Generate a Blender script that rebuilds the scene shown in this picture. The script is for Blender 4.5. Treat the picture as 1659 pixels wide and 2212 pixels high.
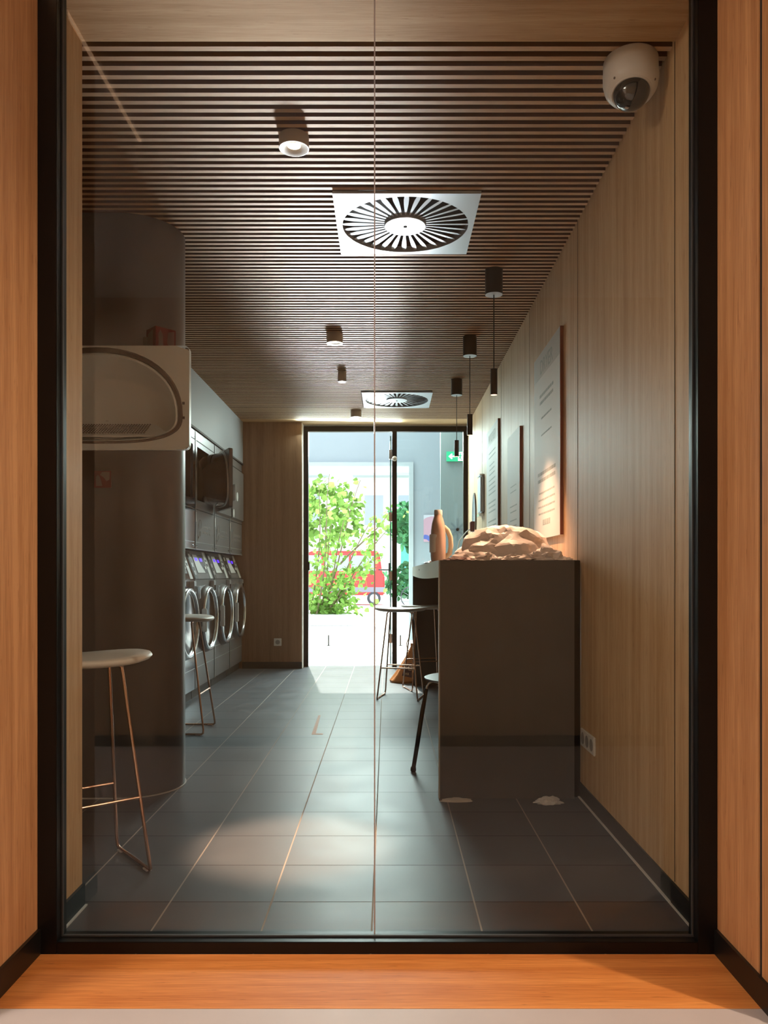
import bpy, math, random
from mathutils import Vector, Matrix, noise
random.seed(7)
PI = math.pi
S = bpy.context.scene
COL = S.collection
for o in list(bpy.data.objects): bpy.data.objects.remove(o)

# ------------------------------------------------------------------ camera / world / light / exposure
F = 1700.0                                  # focal length in pixels of the 2212 px high frame
cam_d = bpy.data.cameras.new('camera'); cam = bpy.data.objects.new('camera', cam_d); COL.objects.link(cam)
cam.location = (0, 0, 1.0); cam.rotation_euler = (PI/2, 0, 0)
cam_d.sensor_fit = 'VERTICAL'; cam_d.sensor_height = 36.0; cam_d.lens = 36.0*F/2212.0
cam_d.shift_x = (829.5-836.0)/2212.0; cam_d.shift_y = (1240.0-1106.0)/2212.0
cam_d.clip_start = 0.05; cam_d.clip_end = 300
S.camera = cam
S.view_settings.view_transform = 'Standard'; S.view_settings.look = 'None'
S.view_settings.gamma = 1.0; S.view_settings.use_curve_mapping = False
S.view_settings.exposure = 0.0
w = bpy.data.worlds.new('world'); S.world = w; w.use_nodes = True
wn = w.node_tree; bg = wn.nodes['Background']
bg.inputs['Color'].default_value = (0.80, 0.90, 1.0, 1); bg.inputs['Strength'].default_value = 3.6

def lamp(name, kind, loc, energy, color, **kw):
    d = bpy.data.lights.new(name, kind); d.energy = energy; d.color = color
    tgt = kw.pop('target', None)
    for k, v in kw.items(): setattr(d, k, v)
    o = bpy.data.objects.new(name, d); COL.objects.link(o); o.location = loc
    if tgt is not None:
        o.rotation_euler = (Vector(tgt)-Vector(loc)).to_track_quat('-Z', 'Y').to_euler()
    return o
lamp('sun', 'SUN', (0, 20, 20), 10.0, (1.0, 0.96, 0.88), angle=0.01, target=(1.5, 10, 7))
WARM = (1.0, 0.76, 0.56); NEUT = (1.0, 0.88, 0.78)
lamp('hall_spot_right', 'SPOT', (1.75, 1.02, 2.5), 125, WARM, spot_size=1.35, spot_blend=0.7, shadow_soft_size=0.03, target=(-0.3, 1.85, 0.3))
lamp('hall_light_left', 'AREA', (-2.0, 0.55, 2.56), 60, NEUT, shape='RECTANGLE', size=0.6, size_y=0.6, target=(-1.2, 1.0, 0))
lamp('hall_light_right', 'AREA', (2.1, 0.4, 2.56), 14, NEUT, shape='RECTANGLE', size=0.6, size_y=0.6, target=(1.2, 0.8, 0))
lamp('lobby_fill_lamp', 'AREA', (-0.2, 10.4, 3.3), 440, (0.80, 0.96, 0.94), specular_factor=0.35, shape='RECTANGLE', size=2.0, size_y=1.8, target=(-0.2, 7.6, 0.6))  # added unseen area lamp, pushes daylight in through the back door
for ty, en in ((7.3, 1.2), (6.0, 2.2), (4.7, 3.4), (3.1, 4.6)):
    lamp('sunlit_floor_bounce', 'AREA', (-0.30, 10.3, 0.42), en, (0.94, 0.97, 1.0), shape='RECTANGLE', size=0.74, size_y=0.75, spread=0.14, target=(-0.30, ty, 2.608))  # added lamps standing in for sun bounced off the lobby floor
lamp('door_head_fill', 'AREA', (-0.40, 8.30, 2.59), 32, (0.84, 1.0, 0.93), shape='RECTANGLE', size=1.1, size_y=0.22, target=(0.0, 3.5, -0.6))  # added fill lamp under the door head, brightens the room

# ------------------------------------------------------------------ materials
def newmat(name):
    m = bpy.data.materials.new(name); m.use_nodes = True
    return m, m.node_tree, m.node_tree.nodes['Principled BSDF']
def mat(name, c, rough=0.5, metal=0.0, emit=None, es=1.0, spec=None, bump=0, bscale=80, var=0.0, vscale=6, trans=0, coat=0):
    m, nt, b = newmat(name)
    b.inputs['Base Color'].default_value = (*c, 1); b.inputs['Roughness'].default_value = rough
    b.inputs['Metallic'].default_value = metal
    if spec is not None: b.inputs['Specular IOR Level'].default_value = spec
    if emit: b.inputs['Emission Color'].default_value = (*emit, 1); b.inputs['Emission Strength'].default_value = es
    if trans: b.inputs['Transmission Weight'].default_value = trans
    if coat: b.inputs['Coat Weight'].default_value = coat; b.inputs['Coat Roughness'].default_value = .15
    if bump or var:
        tc = nt.nodes.new('ShaderNodeTexCoord')
    if bump:
        n = nt.nodes.new('ShaderNodeTexNoise'); n.inputs['Scale'].default_value = bscale
        bp = nt.nodes.new('ShaderNodeBump'); bp.inputs['Strength'].default_value = bump; bp.inputs['Distance'].default_value = .01
        nt.links.new(tc.outputs['Object'], n.inputs['Vector']); nt.links.new(n.outputs['Fac'], bp.inputs['Height'])
        nt.links.new(bp.outputs['Normal'], b.inputs['Normal'])
    if var:
        n2 = nt.nodes.new('ShaderNodeTexNoise'); n2.inputs['Scale'].default_value = vscale; n2.inputs['Detail'].default_value = 5
        r = nt.nodes.new('ShaderNodeValToRGB')
        r.color_ramp.elements[0].position = .3; r.color_ramp.elements[1].position = .7
        r.color_ramp.elements[0].color = (*[x*(1-var) for x in c], 1); r.color_ramp.elements[1].color = (*[min(1, x*(1+var)) for x in c], 1)
        nt.links.new(tc.outputs['Object'], n2.inputs['Vector']); nt.links.new(n2.outputs['Fac'], r.inputs['Fac'])
        nt.links.new(r.outputs['Color'], b.inputs['Base Color'])
    return m
def wood(name, c1, c2, grain='Z', rough=0.42, strip=0.02, spec=.5):
    """bamboo ply: narrow laminated strips running along the grain axis, fine dark fibres"""
    m, nt, b = newmat(name)
    b.inputs['Roughness'].default_value = rough; b.inputs['Specular IOR Level'].default_value = spec
    tc = nt.nodes.new('ShaderNodeTexCoord')
    def layer(fine, along):
        mp = nt.nodes.new('ShaderNodeMapping')
        sc = [fine, fine, fine]; sc['XYZ'.index(grain)] = along
        mp.inputs['Scale'].default_value = sc
        n = nt.nodes.new('ShaderNodeTexNoise'); n.inputs['Scale'].default_value = 1; n.inputs['Detail'].default_value = 3
        nt.links.new(tc.outputs['Object'], mp.inputs['Vector']); nt.links.new(mp.outputs['Vector'], n.inputs['Vector'])
        return n
    n1 = layer(1.0/strip*0.5, 0.7); n2 = layer(260, 9); n3 = layer(2.2, 0.25)
    a = nt.nodes.new('ShaderNodeMath'); a.operation = 'MULTIPLY_ADD'; a.inputs[1].default_value = .55
    nt.links.new(n1.outputs['Fac'], a.inputs[0])
    c = nt.nodes.new('ShaderNodeMath'); c.operation = 'MULTIPLY'; c.inputs[1].default_value = .38
    nt.links.new(n2.outputs['Fac'], c.inputs[0]); nt.links.new(c.outputs[0], a.inputs[2])
    d = nt.nodes.new('ShaderNodeMath'); d.operation = 'MULTIPLY_ADD'; d.inputs[1].default_value = .3
    nt.links.new(n3.outputs['Fac'], d.inputs[0]); nt.links.new(a.outputs[0], d.inputs[2])
    r = nt.nodes.new('ShaderNodeValToRGB'); r.color_ramp.elements[0].position = .48; r.color_ramp.elements[1].position = .74
    r.color_ramp.elements[0].color = (*c2, 1); r.color_ramp.elements[1].color = (*c1, 1)
    nt.links.new(d.outputs[0], r.inputs['Fac'])
    fl = layer(170, 14); fr = nt.nodes.new('ShaderNodeValToRGB'); fr.color_ramp.elements[0].position = .66; fr.color_ramp.elements[1].position = .74
    fr.color_ramp.elements[0].color = (1, 1, 1, 1); fr.color_ramp.elements[1].color = (.62, .52, .45, 1)
    nt.links.new(fl.outputs['Fac'], fr.inputs['Fac'])
    mm = nt.nodes.new('ShaderNodeMix'); mm.data_type = 'RGBA'; mm.blend_type = 'MULTIPLY'; mm.inputs[0].default_value = 1
    nt.links.new(r.outputs['Color'], mm.inputs[6]); nt.links.new(fr.outputs['Color'], mm.inputs[7]); nt.links.new(mm.outputs[2], b.inputs['Base Color'])
    return m
def math_node(nt, op, a, bval=None, b2=None):
    n = nt.nodes.new('ShaderNodeMath'); n.operation = op
    if isinstance(a, (int, float)): n.inputs[0].default_value = a
    else: nt.links.new(a, n.inputs[0])
    if bval is not None:
        if isinstance(bval, (int, float)): n.inputs[1].default_value = bval
        else: nt.links.new(bval, n.inputs[1])
    if b2 is not None: n.inputs[2].default_value = b2
    return n.outputs[0]
def tile_mat(name, c, grout_long, grout_cross, rough):
    m, nt, b = newmat(name)
    g = nt.nodes.new('ShaderNodeNewGeometry'); sx = nt.nodes.new('ShaderNodeSeparateXYZ')
    nt.links.new(g.outputs['Position'], sx.inputs[0])
    def line(src, phase, period, wdt):
        t = math_node(nt, 'SUBTRACT', src, phase); t = math_node(nt, 'DIVIDE', t, period)
        t = math_node(nt, 'FRACT', math_node(nt, 'ADD', t, 100.5)); t = math_node(nt, 'SUBTRACT', t, .5)
        t = math_node(nt, 'ABSOLUTE', t); return math_node(nt, 'LESS_THAN', t, wdt/2/period)
    lx = line(sx.outputs['X'], -0.043, 0.309, 0.005); ly = line(sx.outputs['Y'], 2.401, 0.302, 0.0035)
    # tile to tile tone
    cx = math_node(nt, 'FLOOR', math_node(nt, 'DIVIDE', math_node(nt, 'SUBTRACT', sx.outputs['X'], -0.043), .309))
    cy = math_node(nt, 'FLOOR', math_node(nt, 'DIVIDE', math_node(nt, 'SUBTRACT', sx.outputs['Y'], 2.401), .302))
    cb = nt.nodes.new('ShaderNodeCombineXYZ'); nt.links.new(cx, cb.inputs[0]); nt.links.new(cy, cb.inputs[1])
    wn_ = nt.nodes.new('ShaderNodeTexWhiteNoise'); nt.links.new(cb.outputs[0], wn_.inputs['Vector'])
    nz = nt.nodes.new('ShaderNodeTexNoise'); nz.inputs['Scale'].default_value = 5; nz.inputs['Detail'].default_value = 6
    nt.links.new(g.outputs['Position'], nz.inputs['Vector'])
    s = math_node(nt, 'ADD', math_node(nt, 'MULTIPLY', wn_.outputs['Value'], .25), nz.outputs['Fac'])
    r = nt.nodes.new('ShaderNodeValToRGB'); r.color_ramp.elements[0].position = .3; r.color_ramp.elements[1].position = .95
    r.color_ramp.elements[0].color = (*[v*.82 for v in c], 1); r.color_ramp.elements[1].color = (*[v*1.22 for v in c], 1)
    nt.links.new(s, r.inputs['Fac'])
    m1 = nt.nodes.new('ShaderNodeMix'); m1.data_type = 'RGBA'; m2 = nt.nodes.new('ShaderNodeMix'); m2.data_type = 'RGBA'
    nt.links.new(ly, m1.inputs[0]); nt.links.new(r.outputs['Color'], m1.inputs[6]); m1.inputs[7].default_value = (*grout_cross, 1)
    nt.links.new(lx, m2.inputs[0]); nt.links.new(m1.outputs[2], m2.inputs[6]); m2.inputs[7].default_value = (*grout_long, 1)
    nt.links.new(m2.outputs[2], b.inputs['Base Color'])
    anyl = math_node(nt, 'MAXIMUM', lx, ly)
    nt.links.new(math_node(nt, 'ADD', math_node(nt, 'MULTIPLY', anyl, .4), math_node(nt, 'MULTIPLY_ADD', nz.outputs['Fac'], .14, rough-.07)), b.inputs['Roughness'])
    bp = nt.nodes.new('ShaderNodeBump'); bp.inputs['Strength'].default_value = .6; bp.inputs['Distance'].default_value = .002; bp.invert = True
    nt.links.new(anyl, bp.inputs['Height']); nt.links.new(bp.outputs['Normal'], b.inputs['Normal'])
    b.inputs['Specular IOR Level'].default_value = .20
    return m
def glass_mat(name, tint, ior=1.5, k=1.0):
    m = bpy.data.materials.new(name); m.use_nodes = True; nt = m.node_tree; nt.nodes.clear()
    out = nt.nodes.new('ShaderNodeOutputMaterial'); mx = nt.nodes.new('ShaderNodeMixShader')
    t = nt.nodes.new('ShaderNodeBsdfTransparent'); t.inputs[0].default_value = (*tint, 1)
    g = nt.nodes.new('ShaderNodeBsdfGlossy'); g.inputs['Roughness'].default_value = 0.0
    f = nt.nodes.new('ShaderNodeFresnel'); f.inputs[0].default_value = ior
    geo = nt.nodes.new('ShaderNodeNewGeometry')
    fm = math_node(nt, 'MULTIPLY', f.outputs[0], math_node(nt, 'SUBTRACT', 1.0, geo.outputs['Backfacing']))
    fm = math_node(nt, 'MULTIPLY', fm, k)
    nt.links.new(fm, mx.inputs[0]); nt.links.new(t.outputs[0], mx.inputs[1]); nt.links.new(g.outputs[0], mx.inputs[2])
    nt.links.new(mx.outputs[0], out.inputs[0]); return m
def leaf_mat(name, c, tr=.5):
    m = bpy.data.materials.new(name); m.use_nodes = True; nt = m.node_tree; nt.nodes.clear()
    out = nt.nodes.new('ShaderNodeOutputMaterial'); mx = nt.nodes.new('ShaderNodeMixShader'); mx.inputs[0].default_value = tr
    d = nt.nodes.new('ShaderNodeBsdfDiffuse'); t = nt.nodes.new('ShaderNodeBsdfTranslucent')
    oi = nt.nodes.new('ShaderNodeNewGeometry'); r = nt.nodes.new('ShaderNodeValToRGB')
    r.color_ramp.elements[0].color = (*[v*.55 for v in c], 1); r.color_ramp.elements[1].color = (*[min(1, v*1.5) for v in c], 1)
    nt.links.new(oi.outputs['Random Per Island'], r.inputs['Fac'])
    nt.links.new(r.outputs['Color'], d.inputs[0]); nt.links.new(r.outputs['Color'], t.inputs[0])
    nt.links.new(d.outputs[0], mx.inputs[1]); nt.links.new(t.outputs[0], mx.inputs[2]); nt.links.new(mx.outputs[0], out.inputs[0])
    return m

BC1, BC2 = (0.66, 0.45, 0.26), (0.47, 0.28, 0.13)
M = dict(
    wallwood=wood('bamboo_vertical', BC1, BC2, 'Z', rough=.55, spec=.4),
    ceilwood=wood('bamboo_crosswise', BC1, BC2, 'X', rough=.7, spec=.25),
    frontwood=wood('bamboo_passage', (0.66, 0.36, 0.165), (0.42, 0.19, 0.07), 'Z', rough=.5, spec=.4),  # same bamboo as the room, warm lamplight put into its colour
    sillwood=wood('bamboo_threshold', (0.90, 0.37, 0.10), (0.60, 0.19, 0.04), 'X', rough=.55, spec=.3),  # threshold bamboo, orange of the warm lamps put into its colour
    slat=wood('slat_wood', (0.66, 0.46, 0.30), (0.48, 0.31, 0.19), 'X', rough=.6, spec=.3),
    slatside=mat('slat_side', (0.13, 0.062, 0.035), .8, spec=.2),  # darker side faces put the shade between the slats into the colour
    slatback=mat('ceiling_backing', (0.06, 0.025, 0.012), .9),
    brownwood=wood('brown_panel', (0.34, 0.21, 0.13), (0.24, 0.135, 0.075), 'Z', rough=.4),
    tile=tile_mat('slate_tile', (0.090, 0.094, 0.102), (0.36, 0.32, 0.28), (0.02, 0.02, 0.022), .40),
    paving=mat('pale_paving', (0.75, 0.75, 0.73), .7, var=.08, vscale=3),
    hallfloor=mat('pale_hall_floor', (0.62, 0.56, 0.54), .5, var=.04),
    black=mat('black_anodised', (0.006, 0.006, 0.006), .35, spec=.25),
    skirt=mat('grey_skirting', (0.05, 0.048, 0.046), .5),
    skirtblack=mat('black_skirting', (0.007, 0.007, 0.007), .4),
    sealant=mat('pale_sealant', (0.6, 0.58, 0.54), .5),
    seam=mat('dark_joint', (0.10, 0.065, 0.04), .8),
    white=mat('white_paint', (0.82, 0.83, 0.84), .6),
    pale_trim=mat('pale_trim', (0.78, 0.72, 0.66), .5),
    lobby=mat('pale_blue_wall', (0.34, 0.375, 0.405), .7),
    lobbygrey=mat('grey_green_wall', (0.105, 0.125, 0.122), .7),
    greyframe=mat('grey_window_frame', (0.42, 0.45, 0.46), .5),
    bulk=mat('blue_grey_bulkhead', (0.27, 0.29, 0.32), .6),
    column=mat('dark_column_laminate', (0.115, 0.108, 0.106), .38, var=.06),
    counter=mat('dark_counter_laminate', (0.115, 0.108, 0.106), .42, var=.06),
    counteredge=mat('pale_counter_edge', (0.55, 0.57, 0.55), .4),
    apron=mat('pale_apron', (0.62, 0.66, 0.55), .45),
    glass=glass_mat('clear_glass', (0.93, 0.945, 0.93), k=1.0),
    doorglass=glass_mat('door_glass', (0.95, 0.99, 0.98)),
    glassedge=mat('green_glass_edge', (0.10, 0.35, 0.32), .2),
    joint=mat('grey_glass_joint', (0.33, 0.29, 0.27), .3),
    plate=mat('diffuser_steel', (0.52, 0.58, 0.65), .42, metal=.3),
    void=mat('dark_void', (0.012, 0.012, 0.012), .9),
    greycyl=mat('warm_grey_metal', (0.42, 0.36, 0.30), .4),
    lens=mat('lit_lamp_lens', (1, .9, .8), .4, emit=(1.0, 0.80, 0.58), es=9),
    lensrim=mat('white_lamp_reflector', (0.85, 0.82, 0.78), .3),
    lensdim=mat('pendant_lamp_lens', (1, .9, .8), .4, emit=(1.0, 0.66, 0.42), es=2.5),
    blackmetal=mat('black_metal', (0.018, 0.017, 0.016), .45),
    camwhite=mat('white_camera_plastic', (0.74, 0.70, 0.66), .35),
    dome=mat('smoked_dome', (0.02, 0.018, 0.015), .05, spec=.8, coat=.6),
    steel=mat('brushed_steel', (0.88, 0.90, 0.88), .40, metal=.35),
    steeldark=mat('dark_steel_ring', (0.16, 0.13, 0.11), .4, metal=.5),
    coppertint=mat('warm_lit_wire', (0.80, 0.50, 0.36), .22, metal=1),  # coppery tint of the warm light put into the wire colour
    wire=mat('chrome_wire', (0.66, 0.60, 0.56), .22, metal=1),
    seat=mat('pale_seat', (0.66, 0.60, 0.53), .45),
    padplastic=mat('clear_foot_pad', (0.6, 0.6, 0.58), .3),
    machine=mat('machine_grey', (0.15, 0.145, 0.145), .36),
    machine_line=mat('machine_seam', (0.02, 0.02, 0.02), .7),
    machine_edge=mat('machine_bright_edge', (0.55, 0.56, 0.57), .3, metal=.6),
    machine_steel=mat('machine_polished_steel', (0.70, 0.74, 0.78), .12, metal=1),
    chrome=mat('machine_chrome', (0.66, 0.68, 0.70), .22, metal=.9),
    darkglass=mat('machine_dark_glass', (0.02, 0.016, 0.014), .12),
    drum=mat('drum_interior', (0.03, 0.025, 0.024), .4),
    sticker=mat('white_sticker', (0.75, 0.75, 0.73), .5),
    panelwhite=mat('panel_white', (0.66, 0.67, 0.65), .45),
    paneldark=mat('panel_dark', (0.04, 0.038, 0.038), .4),
    display=mat('blue_display', (0.05, 0.02, 0.4), .4, emit=(0.10, 0.03, 1.0), es=1.6),
    lettering=mat('pale_lettering', (0.36, 0.34, 0.33), .6),
    print_grey=mat('grey_print', (0.36, 0.40, 0.38), .7),
    print_band=mat('grey_header_print', (0.50, 0.50, 0.47), .6),
    board=mat('white_sign_board', (0.66, 0.66, 0.63), .6),
    boardedge=mat('red_brown_board_edge', (0.22, 0.07, 0.045), .5),
    mirror=mat('mirror', (0.86, 0.88, 0.9), .04, metal=1),
    socket=mat('white_socket', (0.74, 0.70, 0.64), .4),
    sockethole=mat('socket_recess', (0.35, 0.32, 0.29), .5),
    redsign=mat('red_sign', (0.15, 0.008, 0.010), .45),
    redsymbol=mat('sign_symbol_white', (0.22, 0.13, 0.12), .5),
    green_lit=mat('lit_green', (0.0, .16, .08), .5, emit=(0.0, 0.55, 0.22), es=.7),
    white_lit=mat('lit_white', (1, 1, 1), .5, emit=(0.9, 1.0, 0.95), es=1.2),
    film=mat('crumpled_white_film', (0.93, 0.84, 0.80), .45, bump=.35, bscale=25),
    pinkfilm=mat('crumpled_pink_film', (0.55, 0.34, 0.32), .4, bump=.4, bscale=30),
    paper=mat('white_paper', (0.68, 0.66, 0.64), .8, bump=.3, bscale=40),
    bottle=mat('milky_bottle_plastic', (0.62, 0.44, 0.35), .35),
    bottle2=mat('cream_bottle_plastic', (0.72, 0.64, 0.46), .35),
    cap=mat('white_cap', (0.85, 0.83, 0.78), .4),
    labelred=mat('printed_label', (0.20, 0.08, 0.07), .5),
    orange=mat('orange_cap', (1.0, 0.20, 0.005), .4),
    bagorange=mat('orange_plastic_bag', (0.52, 0.20, 0.06), .4, bump=.5, bscale=22),
    bagprint=mat('bag_dark_print', (0.06, 0.015, 0.02), .5),
    bagletter=mat('bag_letters', (0.75, 0.50, 0.28), .5),
    chairleg=mat('black_leg', (0.012, 0.012, 0.012), .4),
    chairseat=mat('grey_shell', (0.22, 0.22, 0.20), .5),
    leaf=leaf_mat('sunlit_leaves', (0.24, 0.42, 0.10), .55),
    leafdark=leaf_mat('bush_leaves', (0.10, 0.30, 0.14), .45),
    bark=mat('bark', (0.22, 0.17, 0.10), .9),
    carred=mat('red_car_paint', (0.75, 0.05, 0.05), .3),
    cartrim=mat('grey_bumper', (0.25, 0.25, 0.30), .5),
    tyre=mat('tyre', (0.06, 0.06, 0.07), .8),
    hubcap=mat('hubcap', (0.5, 0.5, 0.52), .3, metal=.6),
    carglass=mat('car_window', (0.34, 0.38, 0.42), .15),
    facade=mat('far_facade', (0.80, 0.78, 0.72), .8),
    balcony=mat('far_balcony', (0.45, 0.52, 0.52), .7),
    teal=mat('teal_shutter', (0.12, 0.45, 0.40), .6),
    pink=mat('pink_print', (0.62, 0.36, 0.44), .5),
    posterpale=mat('pale_print', (0.62, 0.62, 0.68), .5),
    blueprint=mat('blue_print', (0.12, 0.16, 0.50), .5),
    decal=mat('grey_decal', (0.06, 0.075, 0.08), .6),
    led=mat('warm_led', (1, .8, .6), .5, emit=(1.0, 0.62, 0.36), es=3),
    reflectionmark=mat('painted_lamp_reflection', (0.55, 0.30, 0.20), .7),
    cable=mat('white_cable', (0.7, 0.7, 0.66), .5),
    cabledark=mat('dark_cable', (0.03, 0.025, 0.022), .6),
)

# ------------------------------------------------------------------ mesh helpers
class MB:
    def __init__(s): s.v = []; s.f = []
    def add(s, vs, fs):
        o = len(s.v); s.v += [tuple(v) for v in vs]; s.f += [tuple(i+o for i in f) for f in fs]; return s
    def box(s, x0, x1, y0, y1, z0, z1):
        return s.add([(x0,y0,z0),(x1,y0,z0),(x1,y1,z0),(x0,y1,z0),(x0,y0,z1),(x1,y0,z1),(x1,y1,z1),(x0,y1,z1)],
                     [(3,2,1,0),(4,5,6,7),(0,1,5,4),(1,2,6,5),(2,3,7,6),(3,0,4,7)])
    def loft(s, rings, closed=True, cap=True):
        n = len(rings[0]); vs = [p for r in rings for p in r]; fs = []
        for i in range(len(rings)-1):
            for j in range(n if closed else n-1):
                k = (j+1) % n
                fs.append((i*n+j, i*n+k, (i+1)*n+k, (i+1)*n+j))
        if cap:
            fs.append(tuple(range(n-1, -1, -1))); fs.append(tuple(range((len(rings)-1)*n, len(rings)*n)))
        return s.add(vs, fs)
    def lathe(s, prof, c=(0,0,0), axis=(0,0,1), seg=32, sx=1, sy=1, cap=True):
        """prof: list of (radius, height along axis)"""
        a = Vector(axis).normalized(); q = Vector((0,0,1)).rotation_difference(a); c = Vector(c)
        rings = [[c + q @ Vector((r*sx*math.cos(2*PI*k/seg), r*sy*math.sin(2*PI*k/seg), h)) for k in range(seg)] for r, h in prof]
        return s.loft(rings, cap=cap)
    def tube(s, pts, r, seg=10, cap=True):
        pts = [Vector(p) for p in pts]; rs = r if isinstance(r, (list, tuple)) else [r]*len(pts)
        t0 = (pts[1]-pts[0]).normalized(); up = Vector((0,0,1)) if abs(t0.z) < .9 else Vector((1,0,0))
        nrm = t0.cross(up).normalized(); rings = []
        for i, p in enumerate(pts):
            if i == 0: t = t0
            elif i == len(pts)-1: t = (pts[i]-pts[i-1]).normalized()
            else: t = ((pts[i]-pts[i-1]).normalized() + (pts[i+1]-pts[i]).normalized()).normalized()
            nrm = (nrm - t*nrm.dot(t)).normalized(); bn = t.cross(nrm)
            rings.append([p + (nrm*math.cos(2*PI*k/seg) + bn*math.sin(2*PI*k/seg))*rs[i] for k in range(seg)])
        return s.loft(rings, cap=cap)
    def prism(s, poly, d):
        """poly: list of 3D points of a flat outline; d: extrusion vector"""
        d = Vector(d); a = [Vector(p) for p in poly]; return s.loft([a, [p+d for p in a]])
    def torus(s, c, axis, R, r, seg=40, rs=10):
        a = Vector(axis).normalized(); q = Vector((0,0,1)).rotation_difference(a); c = Vector(c); vs = []; fs = []
        for i in range(seg):
            t = 2*PI*i/seg
            for j in range(rs):
                u = 2*PI*j/rs
                vs.append(c + q @ Vector(((R+r*math.cos(u))*math.cos(t), (R+r*math.cos(u))*math.sin(t), r*math.sin(u))))
        for i in range(seg):
            for j in range(rs):
                fs.append((i*rs+j, ((i+1)%seg)*rs+j, ((i+1)%seg)*rs+(j+1)%rs, i*rs+(j+1)%rs))
        return s.add(vs, fs)
    def build(s, name, m, parent=None, bevel=0, smooth=0, kind=None, label=None, cat=None, group=None, loc=None):
        me = bpy.data.meshes.new(name)
        if parent is not None: org = Vector(parent['_org'])
        elif loc is not None: org = Vector(loc)
        else:
            xs = [v[0] for v in s.v]; ys = [v[1] for v in s.v]; zs = [v[2] for v in s.v]
            org = Vector(((min(xs)+max(xs))/2, (min(ys)+max(ys))/2, min(zs)))
        me.from_pydata([Vector(v)-org for v in s.v], [], s.f); me.update()
        import bmesh
        bm = bmesh.new(); bm.from_mesh(me); bmesh.ops.recalc_face_normals(bm, faces=bm.faces)
        if bevel:
            ed = [e for e in bm.edges if len(e.link_faces) == 2 and e.calc_face_angle(0) > .6]
            bmesh.ops.bevel(bm, geom=ed, offset=bevel, segments=2, affect='EDGES', clamp_overlap=True)
        bm.to_mesh(me); bm.free()
        if smooth: me.shade_smooth(); me.set_sharp_from_angle(angle=smooth)
        me.materials.append(m if not isinstance(m, str) else M[m])
        o = bpy.data.objects.new(name, me); COL.objects.link(o)
        o['_org'] = tuple(org)
        if parent is not None: o.parent = parent; o.location = (0, 0, 0)
        else: o.location = org
        if kind: o['kind'] = kind
        if label: o['label'] = label
        if cat: o['category'] = cat
        if group: o['group'] = group
        return o
def thing(name, label, cat, loc, group=None, kind=None):
    o = bpy.data.objects.new(name, None); COL.objects.link(o); o.location = loc; o['_org'] = tuple(loc)
    o.empty_display_size = .1
    if label: o['label'] = label
    if cat: o['category'] = cat
    if group: o['group'] = group
    if kind: o['kind'] = kind
    return o
def sbox(name, m, *b, parent=None, bevel=0):
    return MB().box(*b).build(name, m, parent, bevel, kind=None if parent else 'structure')
def copy_tree(o, parent=None):
    c = o.copy(); COL.objects.link(c)
    if parent is not None: c.parent = parent
    for ch in list(o.children): copy_tree(ch, c)
    return c
def text_obj(name, txt, m, parent, origin, xdir, ydir, size, align='LEFT', depth=.0006, label=None, sx=1.0):
    cu = bpy.data.curves.new(name, 'FONT'); cu.body = txt; cu.size = size; cu.align_x = align; cu.extrude = depth
    t = bpy.data.objects.new(name, cu); COL.objects.link(t)
    bpy.context.view_layer.update()
    me = bpy.data.meshes.new_from_object(t.evaluated_get(bpy.context.evaluated_depsgraph_get()))
    bpy.data.objects.remove(t); bpy.data.curves.remove(cu)
    X = Vector(xdir).normalized(); Y = Vector(ydir).normalized(); Z = X.cross(Y); org = Vector(parent['_org'])
    for v in me.vertices:
        c = v.co.copy(); v.co = Vector(origin) + X*c.x*sx + Y*c.y + Z*c.z - org
    me.materials.clear(); me.materials.append(M[m]); me.name = name
    o = bpy.data.objects.new(name, me); COL.objects.link(o); o.parent = parent; o['_org'] = tuple(org)
    if label: o['label'] = label
    return o

# ------------------------------------------------------------------ structure
XL, XR, ZC = -0.92, 0.87, 2.608
YG = 2.07                                    # front face of the glazed screen
sbox('floor', 'tile', -2.45, 1.1, 2.07, 8.6, -0.1, 0.0)
sbox('trim_1', 'sillwood', XL, XR, 1.812, YG, -0.1, 0.0)
sbox('floor_2', 'hallfloor', -2.6, 2.6, -0.5, 1.811, -0.1, -0.0005)
# side walls of the wooden passage and of the room
wr = sbox('wall_right', 'wallwood', XR, XR+.16, 2.10, 8.62, 0.0, 2.8)
sbox('panel', 'frontwood', XR, XR+.16, 1.74, 1.826, 0.0, 2.8, parent=wr)
mb = MB()
for y in (3.59, 4.8, 6.0, 7.2): mb.box(XR-.0012, XR+.002, y-.0015, y+.0015, .07, ZC)
mb.box(XR-.0012, XR+.002, 2.376, 2.38, .07, ZC); mb.build('panel_joint', 'seam', wr)
sbox('groove', 'void', XR+.0035, XR+.14, 1.826, 1.842, 0, 2.8, parent=wr)
wl = sbox('wall_left', 'wallwood', -2.6, XL, 2.10, 2.375, 0.0, 2.8)
sbox('wall_front_left', 'frontwood', -2.6, XL, 1.74, 2.10, 0.0, 2.8)
sbox('wall_front_right', 'frontwood', XR, XR+.16, 1.842, 2.10, 0.0, 2.8)
sbox('baseboard_right', 'skirt', XR-.006, XR, 2.39, 8.47, 0.0, .066)
sbox('baseboard_front_right', 'skirtblack', XR-.009, XR, 1.74, 2.389, 0.0, .066)
sbox('baseboard_front_left', 'skirtblack', XL, XL+.009, 1.74, 2.376, 0.0, .066)
sbox('trim_2', 'sealant', XR-.014, XR-.0062, 2.14, 8.4, 0.0, .004)
sbox('trim_3', 'sealant', XL+.009, XL+.016, 2.16, 2.376, 0.0, .004)
sbox('wall_outer_left', 'column', -2.6, -2.45, 2.375, 8.6, 0, 2.8)
wb = sbox('wall_back', 'brownwood', -2.45, -.905, 8.33, 8.47, 0, 2.7)
sbox('baseboard_back', 'skirt', -1.53, -.9, 8.318, 8.33, 0, .07)
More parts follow.
